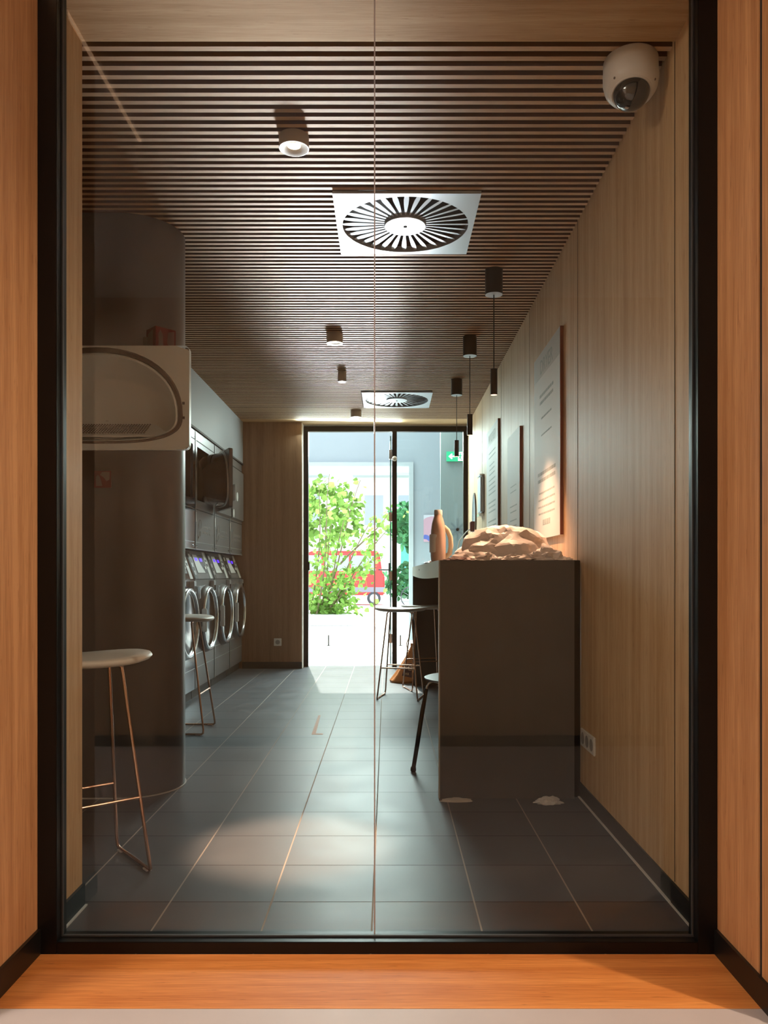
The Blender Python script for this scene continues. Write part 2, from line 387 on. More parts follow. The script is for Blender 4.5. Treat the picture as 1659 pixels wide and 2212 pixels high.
sbox('trim_4', 'pale_trim', -.905, -.897, 8.335, 8.50, 0.0, 2.6)
# ceilings
ce = MB().box(-2.6, 1.1, 2.377, 8.17, 2.69, 2.75).build('ceiling', 'slatback', kind='structure')
sl = MB(); y = 2.4096
holes = [(3.30, 3.93), (6.92, 7.57)]
while y < 8.165:
    y0, y1 = y-.0105, y+.0105; hit = False
    for a, b_ in holes:
        if y1 > a-.004 and y0 < b_+.004: hit = True
    if hit: sl.box(-2.45, -.2315, y0, y1, ZC, ZC+.05); sl.box(.3985, XR, y0, y1, ZC, ZC+.05)
    else: sl.box(-2.45, XR, y0, y1, ZC, ZC+.05)
    y += .046
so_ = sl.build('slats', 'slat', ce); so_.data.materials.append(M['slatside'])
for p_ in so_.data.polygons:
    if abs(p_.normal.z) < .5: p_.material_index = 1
sbox('ceiling_front', 'ceilwood', -2.6, 1.1, 1.74, 2.377, ZC, 2.75)
sbox('ceiling_back', 'ceilwood', -2.6, 1.1, 8.17, 8.6, ZC, 2.75)
sbox('trim_5', 'bulk', -2.45, -1.525, 4.1, 8.33, 2.168, ZC)          # bulkhead above the machines
sbox('trim_6', 'machine_line', -1.56, -1.521, 4.1, 8.33, 2.152, 2.168)
# rounded column
def stadium(r, cx, cy, xl, z0, z1, n=28):
    a = [(cx + r*math.sin(t), cy - r*math.cos(t)) for t in [PI*k/n for k in range(n+1)]]
    p = [(xl, cy-r)] + a + [(xl, cy+r)]
    return [[(x, yy, z0) for x, yy in p], [(x, yy, z1) for x, yy in p]]
cw = MB(); cw.loft(stadium(.235, -1.2, 3.735, -2.45, 0, ZC)); cwo = cw.build('wall_column', 'column', kind='structure', smooth=.6)
MB().loft(stadium(.241, -1.2, 3.735, -2.45, 0, .005)).build('floor_bead', 'sealant', cwo, smooth=.6)
# hall behind the camera
sbox('wall_hall_back', 'wallwood', -2.6, 2.6, -.5, -.36, 0, 2.7)
sbox('baseboard_hall', 'skirtblack', -2.6, 2.6, -.36, -.348, 0, .062)
sbox('wall_hall_left', 'pale_trim', -2.75, -2.6, -.5, 1.75, 0, 2.7)
sbox('wall_hall_right', 'pale_trim', 2.6, 2.75, -.5, 1.75, 0, 2.7)
sbox('wall_hall_front', 'pale_trim', XR+.16, 2.6, 1.74, 1.9, 0, 2.7)
sbox('ceiling_hall', 'white', -2.6, 2.6, -.36, 1.74, ZC, 2.75)

# ------------------------------------------------------------------ front glazed screen
wf = thing('window_1', None, None, (0, 2.1, 0), kind='structure')
MB().box(XL+.0005, -.869, YG, 2.135, 0, ZC-.001).box(.818, XR-.0005, YG, 2.135, 0, ZC-.001).box(-.869, .818, YG, 2.135, .0005, .032).box(-.869, .818, YG, 2.135, 2.575, ZC-.001).build('frame', 'black', wf, bevel=.0015)
MB().box(-.869, -.0352, 2.108, 2.116, .032, 2.575).build('glass_pane', 'glass', wf)
MB().box(-.0312, .818, 2.108, 2.116, .032, 2.575).build('glass_pane', 'glass', wf)
MB().box(-.0350, -.0314, 2.108, 2.116, .032, 2.575).build('glass_joint', 'joint', wf)
MB().box(-.869, .818, 2.100, 2.1075, .032, .036).box(-.8685, -.865, 2.100, 2.1075, .036, 2.57).box(.814, .8175, 2.100, 2.1075, .036, 2.57).build('glazing_gasket', 'skirt', wf)

# ------------------------------------------------------------------ back glazed door
dk = thing('door_1', None, None, (0, 8.5, 0), kind='structure')
MB().box(-.896, -.848, 8.47, 8.53, 0, 2.59).box(.056, .106, 8.47, 8.53, 0, 2.535).box(.822, .869, 8.47, 8.53, 0, 2.59).box(-.848, .822, 8.47, 8.53, 2.535, 2.59).build('frame', 'black', dk, bevel=.002)
MB().box(.106, .822, 8.495, 8.503, 0.01, 2.535).build('fixed_pane', 'doorglass', dk)
MB().box(-.862, -.832, 8.455, 8.47, 1.04, 1.13).build('lock_keeper', 'black', dk, bevel=.003)
MB().lathe([(.028, 0), (.028, .02), (.016, .04), (.004, .045)], (.081, 8.47, 2.24), (0, -1, 0), 16).build('door_sensor', 'greycyl', dk, smooth=.6)
gd = thing('glass_door', 'clear frameless glass door swung open outwards against the black mullion', 'door', (.04, 8.55, 0))
MB().box(.034, .044, 8.56, 9.42, .02, 2.5).build('pane', 'doorglass', gd)
MB().box(.033, .045, 8.553, 8.56, .02, 2.5).build('glass_edge', 'glassedge', gd)
for z in (2.3, 1.62, 0.98, .3):
    MB().box(.022, .056, 8.535, 8.60, z-.05, z+.05).build('hinge', 'teal' if z < 0 else 'chrome', gd, bevel=.003)
MB().tube([(.044, 9.3, 1.05), (-.02, 9.3, 1.05), (-.035, 9.3, 1.05)], .009).tube([(-.03, 9.3, 1.05), (-.095, 9.22, 1.05)], .009).box(.018, .034, 9.28, 9.32, .97, 1.13).build('handle', 'blackmetal', gd)

# ------------------------------------------------------------------ lobby beyond the door
sbox('floor_3', 'paving', -3.0, 2.6, 8.6, 12.2, -.1, 0)
sbox('wall_lobby', 'lobby', -3.0, -1.66, 12, 12.2, 0, 4.2)
sbox('wall_lobby_right', 'lobby', .40, 2.6, 12, 12.2, 0, 4.2)
sbox('wall_lobby_top', 'lobby', -1.66, .40, 12, 12.2, 2.70, 4.2)
sbox('wall_lobby_side', 'white', -3.15, -3.0, 8.6, 12.2, 0, 4.2)
sbox('wall_lobby_side_right', 'white', 2.6, 2.75, 8.6, 12.2, 0, 4.2)
sbox('wall_lobby_grey', 'lobbygrey', .723, 2.6, 10.6, 10.7, 0, 4.2)
sbox('wall_lobby_front', 'lobby', -3.0, 2.6, 8.53, 8.6, 2.6, 4.2)
sbox('wall_lobby_front_right', 'lobby', .88, 2.6, 8.53, 8.6, 0, 2.6)
sbox('wall_lobby_front_left', 'lobby', -3.0, -.91, 8.53, 8.6, 0, 2.6)
of = thing('window_2', None, None, (-.6, 12, 0), kind='structure')
MB().box(.335, .40, 11.95, 12.1, 0, 2.70).box(-1.66, -1.6, 11.95, 12.1, 0, 2.70).box(-1.6, .335, 11.95, 12.1, 2.64, 2.70).build('frame', 'greyframe', of)
ex = thing('exit_sign', 'green lit emergency exit sign with a white arrow pointing left', 'sign', (.92, 10.59, 2.52))
MB().box(.80, 1.05, 10.565, 10.6, 2.515, 2.645).build('case', 'green_lit', ex)
def pl(pts, y_, t=-.004): return [(x, y_, z) for x, z in pts], (0, t, 0)
MB().prism(*pl([(.825, 2.58), (.868, 2.618), (.880, 2.606), (.862, 2.590), (.912, 2.590), (.912, 2.570), (.862, 2.570), (.880, 2.554), (.868, 2.542)], 10.565)).build('arrow', 'white_lit', ex)
MB().box(.955, 1.028, 10.560, 10.565, 2.52, 2.638).build('doorway', 'white_lit', ex)
MB().lathe([(.010, 0), (.010, .005)], (.985, 10.560, 2.613), (0, -1, 0), 12).prism(*pl([(.968, 2.60), (.996, 2.602), (1.005, 2.575), (.997, 2.573), (.992, 2.590), (.990, 2.565), (1.003, 2.532), (.994, 2.528), (.980, 2.557), (.962, 2.545), (.958, 2.553), (.972, 2.568), (.975, 2.588), (.963, 2.580), (.958, 2.586)], 10.560)).build('running_figure', 'green_lit', ex)
po = thing('poster', 'pink poster with a blue curve on the pale lobby wall', 'poster', (.68, 11.99, 1.49))
MB().box(.558, .80, 11.985, 12.0, 1.49, 1.90).build('sheet', 'pink', po)
MB().prism(*pl([(.558, 1.90), (.558, 1.83), (.60, 1.86), (.68, 1.88), (.80, 1.87), (.80, 1.90)], 11.985)).build('pale_area', 'posterpale', po)
arc = [(.558, 1.535), (.558, 1.585), (.575, 1.60)] + [(.575+.10*math.sin(t), 1.50+.10*math.cos(t)) for t in [PI/2*k/8 for k in range(1, 9)]] + [(.64, 1.50), (.60, 1.53)]
MB().prism(*pl(arc, 11.985)).build('blue_curve', 'blueprint', po)
st = MB()
for k in range(8):
    a = PI*k/4; r = .15 if k % 2 == 0 else .125
    st.prism([( .95+.012*math.sin(a)*s_+ (r if e else 0)*math.cos(a), 10.6, 1.60-.012*math.cos(a)*s_+(r if e else 0)*math.sin(a)) for e, s_ in ((0,1),(1,1),(1,-1),(0,-1))], (0,-.004,0))
st.build('star_decal', 'decal', label='grey eight-armed star decal on the grey-green lobby wall', cat='decal')
for i, x in enumerate((-.815, .187)):
    b_ = MB().lathe([(.03, 0), (.03, .006), (.010, .008), (.010, .145), (.006, .15)], (x, 10.97, 0), (0, 0, 1), 14)
    b_.build('floor_post', 'blackmetal', smooth=.6, label=('small dark floor post in the open doorway, left one' if i == 0 else 'small dark floor post behind the fixed pane, right one'), cat='post', group='floor posts in the lobby')

# ------------------------------------------------------------------ outdoors
sbox('ground', 'paving', -60, 60, 12.2, 90, -.12, -.001)
MB().box(-3.2, -.62, 15.2, 16.6, 0, .2).build('planter_kerb', 'paving', label='low white kerb of the planting bed under the leafy shrub', cat='kerb', bevel=.01)
def leafquad(mb, p, s_, rnd):
    d = Vector((rnd.uniform(-1, 1), rnd.uniform(-1, 1), rnd.uniform(-1, .6))).normalized()
    u = d.cross(Vector((rnd.uniform(-1, 1), rnd.uniform(-1, 1), rnd.uniform(-1, 1)))).normalized()
    n = d.cross(u); p = Vector(p)
    L, W = s_, s_*.42
    pts = [p, p+d*L*.3+u*W+n*L*.06, p+d*L*.65+u*W*.8, p+d*L-n*L*.1, p+d*L*.65-u*W*.8, p+d*L*.3-u*W+n*L*.06]
    mb.add(pts, [(0, 1, 2, 3), (0, 3, 4, 5)])
rnd = random.Random(3)
tr = thing('leafy_shrub', 'tall loose shrub with large sunlit green leaves beyond the glass', 'shrub', (-1.4, 15.9, .2))
stems = MB(); lv = MB()
stemdef = [((-1.38, 15.9, .2), (-1.05, 15.6, 2.0), 30), ((-1.5, 15.9, .2), (-1.35, 16.1, 2.9), 30), ((-1.32, 15.8, .2), (-.72, 15.5, 2.35), 34), ((-1.35, 16.0, .2), (-.25, 15.7, 2.1), 36),
           ((-1.55, 16.0, .2), (-1.9, 15.8, 2.6), 26), ((-1.4, 15.7, .2), (-1.1, 15.7, 3.0), 24), ((-1.35, 15.9, .2), (-.5, 15.9, 2.9), 16), ((-1.3, 15.9, .2), (.05, 15.6, 1.9), 34), ((-1.3, 15.8, .2), (-.2, 15.5, 1.35), 36), ((-1.3, 15.8, .2), (-.65, 15.5, .95), 34), ((-.9, 15.9, 1.2), (.1, 15.7, 2.3), 20)]
for a, b_, n in stemdef:
    a, b_ = Vector(a), Vector(b_); pts = [a.lerp(b_, t) + Vector((math.sin(t*5+a.x*9)*.05, 0, 0)) for t in [k/8 for k in range(9)]]
    stems.tube(pts, [.022-.002*k for k in range(9)], 6)
    for k in range(n):
        t = rnd.uniform(.15, 1.0)**.8; q = a.lerp(b_, t) + Vector((rnd.gauss(0, .16), rnd.gauss(0, .16), rnd.gauss(0, .10)))
        for _ in range(2): leafquad(lv, q + Vector((rnd.gauss(0, .05), rnd.gauss(0, .05), rnd.gauss(0, .05))), rnd.uniform(.08, .145), rnd)
for k in range(520):
    q = (rnd.gauss(-1.2, .32), rnd.gauss(15.9, .2), .2 + abs(rnd.gauss(0, .28)))
    leafquad(lv, q, rnd.uniform(.08, .14), rnd)
stems.build('stems', 'bark', tr, smooth=1); lv.build('foliage', 'leaf', tr)
def bush(name, label, cat, c, r, n, s_, m, trunk=True):
    t_ = thing(name, label, cat, (c[0], c[1], 0)); f = MB()
    for _ in range(n):
        d = Vector((rnd.gauss(0, 1), rnd.gauss(0, 1), rnd.gauss(0, 1))).normalized()*rnd.uniform(.3, 1)**.5
        leafquad(f, (c[0]+d.x*r[0], c[1]+d.y*r[1], max(.02, c[2]+d.z*r[2])), rnd.uniform(.6, 1.3)*s_, rnd)
    f.build('foliage', m, t_)
    if trunk: MB().tube([(c[0], c[1], 0), (c[0]+.05, c[1], c[2]*.6), (c[0], c[1], c[2])], [.07, .05, .03], 8).build('trunk', 'bark', t_)
    return t_
bush('street_tree', 'small dark green tree across the street, seen right of the black mullion', 'tree', (1.0, 30, 2.9), (.95, .9, 1.1), 500, .3, M['leafdark'])
bush('street_tree', 'pale street tree far behind the red van', 'tree', (-2.6, 33, 3.6), (1.6, 1.2, 1.5), 420, .34, M['leaf'])
bush('hedge', 'clipped green hedge across the street behind the bicycle', 'hedge', (1.3, 29, .75), (1.6, .5, .75), 900, .2, M['leafdark'], trunk=False)
# red van
vn = thing('van', 'small red van parked outside behind the leafy shrub', 'van', (-1.7, 26, 0))
prof = [(-.08, .32), (-.08, .95), (-.16, 1.05), (-.24, 1.66), (-.34, 1.74), (-2.4, 1.74), (-2.6, 1.66), (-3.0, 1.08), (-3.5, .95), (-3.58, .75), (-3.58, .32)]
MB().prism([(x, 25.2, z) for x, z in prof], (0, 1.45, 0)).build('body', 'carred', vn, bevel=.04, smooth=.5)
MB().prism([(x, 25.19, z) for x, z in [(-1.15, 1.1), (-.36, 1.1), (-.42, 1.58), (-1.15, 1.6)]], (0, -.012, 0)).prism([(x, 25.19, z) for x, z in [(-2.0, 1.1), (-1.22, 1.1), (-1.22, 1.6), (-2.0, 1.6)]], (0, -.012, 0)).prism([(x, 25.19, z) for x, z in [(-2.85, 1.1), (-2.1, 1.1), (-2.1, 1.6), (-2.5, 1.6)]], (0, -.012, 0)).build('side_windows', 'carglass', vn)
MB().box(-3.6, -.06, 25.17, 25.2, .42, .58).build('side_moulding', 'cartrim', vn)
for x in (-.42, -2.95):
    wb_ = MB().lathe([(.16, -.07), (.21, -.06), (.22, 0), (.21, .07), (.16, .07)], (x, 25.24, .22), (0, 1, 0), 24).build('wheel', 'tyre', vn, smooth=.6)
    MB().lathe([(.14, 0), (.12, -.02), (.03, -.03)], (x, 25.17, .22), (0, 1, 0), 20).build('hubcap', 'hubcap', wb_, smooth=.6)
# bicycle
bi = thing('bicycle', 'parked bicycle outside, just right of the black mullion', 'bicycle', (1.1, 23, 0))
for x in (.72, 1.7):
    wh = MB().torus((x, 23, .33), (0, 1, 0), .31, .015, 36, 6); wo = wh.build('wheel', 'tyre', bi, smooth=1)
    sp = MB()
    for k in range(12):
        a = PI*k/6; sp.tube([(x, 23, .33), (x+.3*math.cos(a), 23, .33+.3*math.sin(a))], .003, 4)
    sp.build('spokes', 'chrome', wo)
MB().tube([(.72, 23, .33), (.86, 23, .85), (1.3, 23, .85), (1.7, 23, .33), (1.2, 23, .3), (.86, 23, .8)], .014, 8).tube([(1.2, 23, .3), (1.33, 23, .95)], .012, 8).build('frame', 'cartrim', bi)
MB().tube([(.84, 23, .85), (.80, 23, 1.0), (.76, 22.8, 1.02)], .011, 8).tube([(.80, 23, 1.0), (.76, 23.2, 1.02)], .011, 8).build('handlebar', 'cartrim', bi)
MB().lathe([(.02, 0), (.1, .02), (.09, .05), (.02, .06)], (1.34, 23, .93), (0, 0, 1), 14, sx=1.2, sy=.6).build('saddle', 'tyre', bi, smooth=.8)
# building opposite
bd = thing('apartment_building', 'pale apartment building across the street with balconies', 'building', (0, 44, 0))
MB().box(-22, 22, 42, 50, 0, 16).build('wall', 'facade', bd)
for x0, x1, z in ((-7.5, -3.1, 6.15), (-1.8, 1.3, 6.15), (2.4, 7, 6.15)):
    bl = MB().box(x0, x1, 41.0, 42, z, z+.14).build('balcony', 'balcony', bd)
    rr = MB(); rr.box(x0, x1, 41.0, 41.04, z+.95, z+1.0)
    for k in range(int((x1-x0)/.2)): rr.box(x0+k*.2, x0+k*.2+.02, 41.0, 41.03, z+.14, z+.95)
    rr.build('railing', 'balcony', bl)
for x in (-7, -4.6, -1.2, .6, 3.4, 5.8):
    for z in (3.6, 7.0):
        wdo = MB().box(x, x+1.0, 41.95, 42.02, z, z+1.6).build('window', 'carglass', bd); MB().box(x-.06, x+1.06, 41.93, 42.0, z-.08, z).build('window_sill', 'facade', wdo)
MB().box(.75, 1.35, 41.93, 42.0, 0.3, 2.9).build('teal_door', 'teal', bd)

# ------------------------------------------------------------------ stacked washer / dryer units
XM = -1.535
def machine(y0, y1, label, steel=False, open_door=False, stickers=False):
    t_ = thing('stacked_washer_dryer', label, 'laundry machine', ((XM-.3), (y0+y1)/2, 0), 'stacked washers and dryers along the left wall')
    a, b_ = y0+.004, y1-.004; yc = (a+b_)/2; x0 = XM-.62
    body = 'machine_steel' if steel else 'machine'
    MB().box(x0, XM-.03, a, b_, 0, .08).build('plinth', 'skirt', t_)
    # washer body with kick panel
    MB().box(x0, XM, a, b_, .08, .955).build('washer_body', body, t_, bevel=.004)
    MB().box(XM, XM+.0015, a+.01, b_-.01, .355, .360).box(XM, XM+.0015, a+.01, b_-.01, .245, .248).build('kick_panel_line', 'machine_edge', t_)
    MB().box(XM-.001, XM+.003, a-.002, a+.006, .08, .95).build('edge_trim', 'machine_edge', t_)
    # door
    dc = (XM, yc+.0, .625)
    dr = MB().lathe([(.284, 0), (.282, .012), (.270, .040), (.262, .046), (.24, .046)], dc, (1, 0, 0), 48, cap=False).build('washer_door', body, t_, smooth=.7)
    MB().lathe([(.268, .040), (.266, .052), (.258, .058), (.246, .058), (.238, .050), (.236, .036)], dc, (1, 0, 0), 48, cap=False).build('chrome_ring', 'chrome', dr, smooth=1)
    MB().lathe([(.238, .040), (.20, .050), (.12, .056), (.01, .058)], dc, (1, 0, 0), 40).build('door_glass', 'darkglass', dr, smooth=.8)
    MB().box(XM+.035, XM+.075, yc-.272, yc-.246, .53, .72).build('door_handle', 'panelwhite', dr, bevel=.006)
    lk = MB().box(XM, XM+.035, b_-.16, b_-.09, .84, .945).build('lock_housing', 'machine_edge' , t_, bevel=.004)
    MB().box(XM+.035, XM+.037, b_-.145, b_-.105, .86, .905).build('lock_slot', 'darkglass', lk)
    MB().box(XM, XM+.03, a+.035, a+.06, .80, .90).build('door_hinge', 'chrome', t_, bevel=.004)
    # sloping control panel
    xt = XM-.085; zb, zt = .957, 1.195
    MB().prism([(x0, a, zb), (XM, a, zb), (xt, a, zt), (x0, a, zt)], (0, b_-a, 0)).build('control_panel', body, t_, bevel=.003)
    def on(y, u, off=.002):       # u 0..1 up the slope
        return (XM+(xt-XM)*u+off, y, zb+(zt-zb)*u+off*.3)
    def patch(name, m, pts, par=None, off=.002):
        return MB().prism([on(a+(b_-a)*v, u, off) for v, u in pts], (-.004, 0, 0)).build(name, m, par or t_)
    patch('price_strip', 'panelwhite', [(.80, .02), (.92, .02), (.92, .97), (.80, .97)])
    patch('strip_print', 'paneldark', [(.83, .45), (.89, .45), (.89, .55), (.83, .55)], off=.004)
    patch('strip_print', 'paneldark', [(.83, .62), (.89, .62), (.89, .70), (.83, .70)], off=.004)
    patch('program_plate', 'paneldark', [(.22, .2), (.75, .2), (.75, .86), (.22, .86)])
    patch('program_area', 'panelwhite', [(.23, .22), (.62, .22), (.50, .55), (.44, .85), (.23, .85)], off=.004)
    patch('display', 'display', [(.30, .64), (.41, .64), (.41, .74), (.30, .74)], off=.006)
    patch('display', 'display', [(.54, .62), (.65, .62), (.65, .73), (.54, .73)], off=.006)
    patch('knob_plate', 'panelwhite', [(.66, .35), (.74, .35), (.74, .45), (.66, .45)], off=.006)
    patch('coin_plate', 'paneldark', [(.02, .02), (.15, .02), (.15, .95), (.02, .95)])
    for u in (.15, .42, .72): patch('coin_button', 'panelwhite' if u > .6 else 'machine_edge', [(.05, u), (.12, u), (.12, u+.14), (.05, u+.14)], off=.004)
    # dryer body: frame around a round-cornered opening
    zo0, zo1 = 1.60, 2.03; ya, yb = a+.06, b_-.06; z0d, z1d = 1.20, 2.15
    d = MB()
    d.box(x0, XM, a, b_, z0d, zo0).box(x0, XM, a, b_, zo1, z1d).box(x0, XM, a, ya, zo0, zo1).box(x0, XM, yb, b_, zo0, zo1).box(x0, x0+.03, ya, yb, zo0, zo1)
    d.build('dryer_body', body, t_)
    for g0, g1 in ((1.518, 1.526), (2.072, 2.079)): MB().box(XM, XM+.002, a+.004, b_-.004, g0, g1).build('panel_gap', 'machine_line', t_)
    MB().box(XM-.001, XM+.004, a-.002, a+.006, 1.205, 2.14).build('edge_trim', 'machine_edge', t_)
    MB().box(XM, XM+.0015, a+.02, b_-.02, 1.255, 1.259).box(XM-.004, XM+.006, a+.005, b_-.005, 1.197, 1.203).build('lower_trim', 'machine_edge', t_)
    for yy in (a+.05, b_-.05): MB().lathe([(.010, 0), (.009, .004), (.002, .005)], (XM, yy, 1.225), (1, 0, 0), 10).build('screw', 'chrome', t_)
    MB().box(x0+.04, XM-.02, ya-.001, ya+.004, zo0, zo1).box(x0+.04, XM-.02, yb-.004, yb+.001, zo0, zo1).box(x0+.04, XM-.02, ya, yb, zo0-.001, zo0+.004).box(x0+.03, x0+.04, ya, yb, zo0, zo1).build('drum', 'drum', t_)
    # instruction print
    if not steel:
        MB().torus((XM+.001, a+.155, 1.405), (1, 0, 0), .042, .0022, 24, 5).torus((XM+.001, a+.155, 1.33), (1, 0, 0), .022, .002, 20, 5).torus((XM+.001, a+.10, 1.30), (1, 0, 0), .012, .002, 16, 5).tube([(XM+.001, a+.085, 1.405), (XM+.001, a+.075, 1.27)], .002, 5).build('print_symbol', 'lettering', t_)
        text_obj('lettering', 'LA PREMIERE APP', 'lettering', t_, (XM+.001, a+.215, 1.375), (0, 1, 0), (0, 0, 1), .038, sx=1.15)
        text_obj('lettering', 'POUR VOTRE LINGE', 'lettering', t_, (XM+.001, a+.215, 1.330), (0, 1, 0), (0, 0, 1), .038, sx=1.05)
        MB().box(XM, XM+.0015, a+.012, a+.034, 1.42, 1.50).build('number_sticker', 'sticker', t_)
    # dryer door
    if not open_door:
        dd = MB().box(XM, XM+.022, a+.012, b_-.012, 1.55, 2.06).build('dryer_door', body, t_, bevel=.008)
        if stickers:
            MB().box(XM+.022, XM+.0235, a+.06, a+.17, 1.73, 1.84).build('sticker', 'sticker', dd)
            MB().lathe([(.045, 0), (.045, .0016)], (XM+.022, a+.27, 1.78), (1, 0, 0), 24, sx=1, sy=.9).build('sticker', 'sticker', dd)
            MB().lathe([(.032, 0), (.032, .0016)], (XM+.022, a+.085, 1.60), (1, 0, 0), 24, sx=1.3, sy=1).build('sticker', 'sticker', dd)
        MB().box(XM+.022, XM+.05, a+.03, a+.05, 1.72, 1.88).build('door_handle', 'machine_edge', dd, bevel=.004)
    return t_

def dryer_door(parent, hinge, direc, inner, w_, h_, zc, bowl_depth, plate_m, bowl_m, ring_m, dome=True, R=.19):
    """door plate from the hinge along direc; 'inner' is the side carrying the D shaped recess / bowl"""
    h = Vector(hinge); d = Vector(direc).normalized(); n = Vector(inner).normalized(); up = Vector((0, 0, 1))
    def P(u, v, k): return h + d*u + up*(zc+v-h.z) + n*k
    # outline of rounded-rectangle plate
    def rr(w0, w1, v0, v1, r, seg=6):
        pts = []
        for cx, cy, a0 in ((w1-r, v1-r, 0), (w0+r, v1-r, 90), (w0+r, v0+r, 180), (w1-r, v0+r, 270)):
            for k in range(seg+1):
                t = math.radians(a0+90*k/seg); pts.append((cx+r*math.cos(t), cy+r*math.sin(t)))
        return pts
    # D shaped loop: circular upper part, slightly arched bottom
    cu = w_/2; rw, rh = w_*.465, h_*.475
    def dloop(s_, k, drop=0, n_=56):
        pts = []
        for i in range(n_):
            t = 2*PI*i/n_; c, s1 = math.cos(t), math.sin(t)
            ex = 2.15 if s1 >= 0 else 2.9
            hv = (.655 if s1 >= 0 else .275)*h_
            x = math.copysign(abs(c)**(2/ex), c); z = math.copysign(abs(s1)**(2/ex), s1)
            sv = s_**1.5
            pts.append(P(cu + rw*s_*x, -.17*h_ + hv*sv*z + drop, k))
        return pts
    return P, rr, dloop

# ajar dryer door of the third machine
m3 = machine(6.30, 6.99, 'grey stacked washer and dryer with its dark dryer door swung ajar', open_door=True)
m2 = machine(7.00, 7.67, 'grey stacked washer and dryer between the ajar dryer door and the last unit')
m1 = machine(7.68, 8.32, 'grey stacked washer and dryer in the corner with white stickers on its door', stickers=True)
m4 = machine(5.60, 6.29, 'shiny stacked washer and dryer beside the column with an open dark dryer', steel=True, open_door=True)

def build_open_door(t_, hinge, direc, inner, w_, h_, zc, depth, mats, sides=1):
    P, rr, dloop = dryer_door(t_, hinge, direc, inner, w_, h_, zc, depth, *mats)
    plate = [P(u, v, 0) for u, v in rr(0, w_, -h_/2, h_/2, .022)]
    back = [P(u, v, -.03) for u, v in rr(0, w_, -h_/2, h_/2, .022)]
    lo = dloop(1, 0); n = len(lo)
    dd = MB(); dd.loft([back, plate], cap=False)
    if sides: dd.add(back, [tuple(range(len(back)))])
    # front skin between the plate outline and the D hole: triangulated as a fan strip by angle
    c0 = P(w_/2, 0, 0); d = Vector(direc).normalized()
    def ang(p): q = p-c0; return math.atan2(q.z, q.dot(d)) % (2*PI)
    hole = sorted(lo, key=ang); outer = []
    for p in hole:
        t = ang(p); cx, sy = math.cos(t), math.sin(t); k = min((w_/2)/max(abs(cx), 1e-6), (h_/2)/max(abs(sy), 1e-6)); outer.append(c0 + d*cx*k + Vector((0, 0, sy*k)))
    dd.loft([outer, hole], cap=False)
    o = dd.build('dryer_door', mats[0], t_, smooth=.5)
    return P, dloop, o
# --- ajar door on machine three: bowl bulges back into the machine
P, dloop, dd = build_open_door(m3, (XM+.01, 6.98, 1.8), (.43, -.90, 0), (-.90, -.43, 0), .50, .50, 1.80, .3, (M['machine'], M['darkglass'], M['machine']))
MB().loft([dloop(1.0, .001), dloop(.985, .02), dloop(.95, .10), dloop(.90, .16), dloop(.80, .20), dloop(.3, .215)]).build('door_bowl', 'darkglass', dd, smooth=.7)
MB().loft([dloop(1.03, .0005), dloop(1.02, .012), dloop(.98, .014), dloop(.97, .0005)], cap=False).build('door_seal', 'machine_edge', dd, smooth=.7)
red = MB(); 
for k in range(3): red.lathe([(.01, -.05), (.05, -.03), (.06, 0), (.04, .04), (.01, .05)], (XM-.14, 6.42+k*.07, 1.94+.01*k), (.2, 1, .3), 10)
red.build('laundry', mat('dark_red_laundry', (.25, .05, .07), .8), smooth=1, label='dark red laundry showing in the top of the open dryer drum', cat='laundry', loc=(XM-.14, 6.5, 1.9))
# near dryer with its wide open steel door in front of the column
nd = thing('tumble_dryer', 'large dryer with its wide steel door open in front of the dark column', 'dryer', (-1.95, 2.95, 0))
MB().box(-2.44, -1.62, 2.42, 3.30, .0, 2.2).build('cabinet', 'machine', nd, bevel=.005)
P, dloop, dd = build_open_door(nd, (-1.60, 3.28, 1.73), (1, 0, 0), (0, -1, 0), .776, .433, 1.7355, .1, (M['steel'], M['steel'], M['steeldark']), sides=0)
MB().loft([dloop(1.0, .0), dloop(.985, .006), dloop(.95, .0062), dloop(.945, -.001)], cap=False).build('rubber_seal', 'steeldark', dd, smooth=.7)
MB().loft([dloop(.945, -.001), dloop(.935, .004), dloop(.92, .003), dloop(.91, -.02), dloop(.885, -.06), dloop(.84, -.10), dloop(.78, -.12), dloop(.72, -.125), dloop(.3, -.127), dloop(.02, -.127)], cap=False).build('recessed_liner', 'steel', dd, smooth=1.2)
lint = MB().prism([P(.17, -.090, -.118), P(.60, -.090, -.118), P(.70, -.158, .000), P(.09, -.158, .000)], (0, 0, -.006)).build('lint_shelf', 'steel', dd)
pr = MB()
for i in range(34):
    for j in range(8): 
        c = P(.20+i*.0115, -.094-.0074*j, -.108+.0128*j); pr.box(c.x, c.x+.005, c.y-.006, c.y, c.z-.0005, c.z+.003)
pr.build('perforation', 'steeldark', lint)
MB().box(-.845, -.835, 3.245, 3.25, 1.70, 1.71).box(-.845, -.835, 3.245, 3.25, 1.64, 1.65).build('door_screw', 'steeldark', dd)
MB().tube([P(.2, -.2165, -.0), P(.72, -.2165, -.0)], .003).build('lower_lip', 'steel', dd)

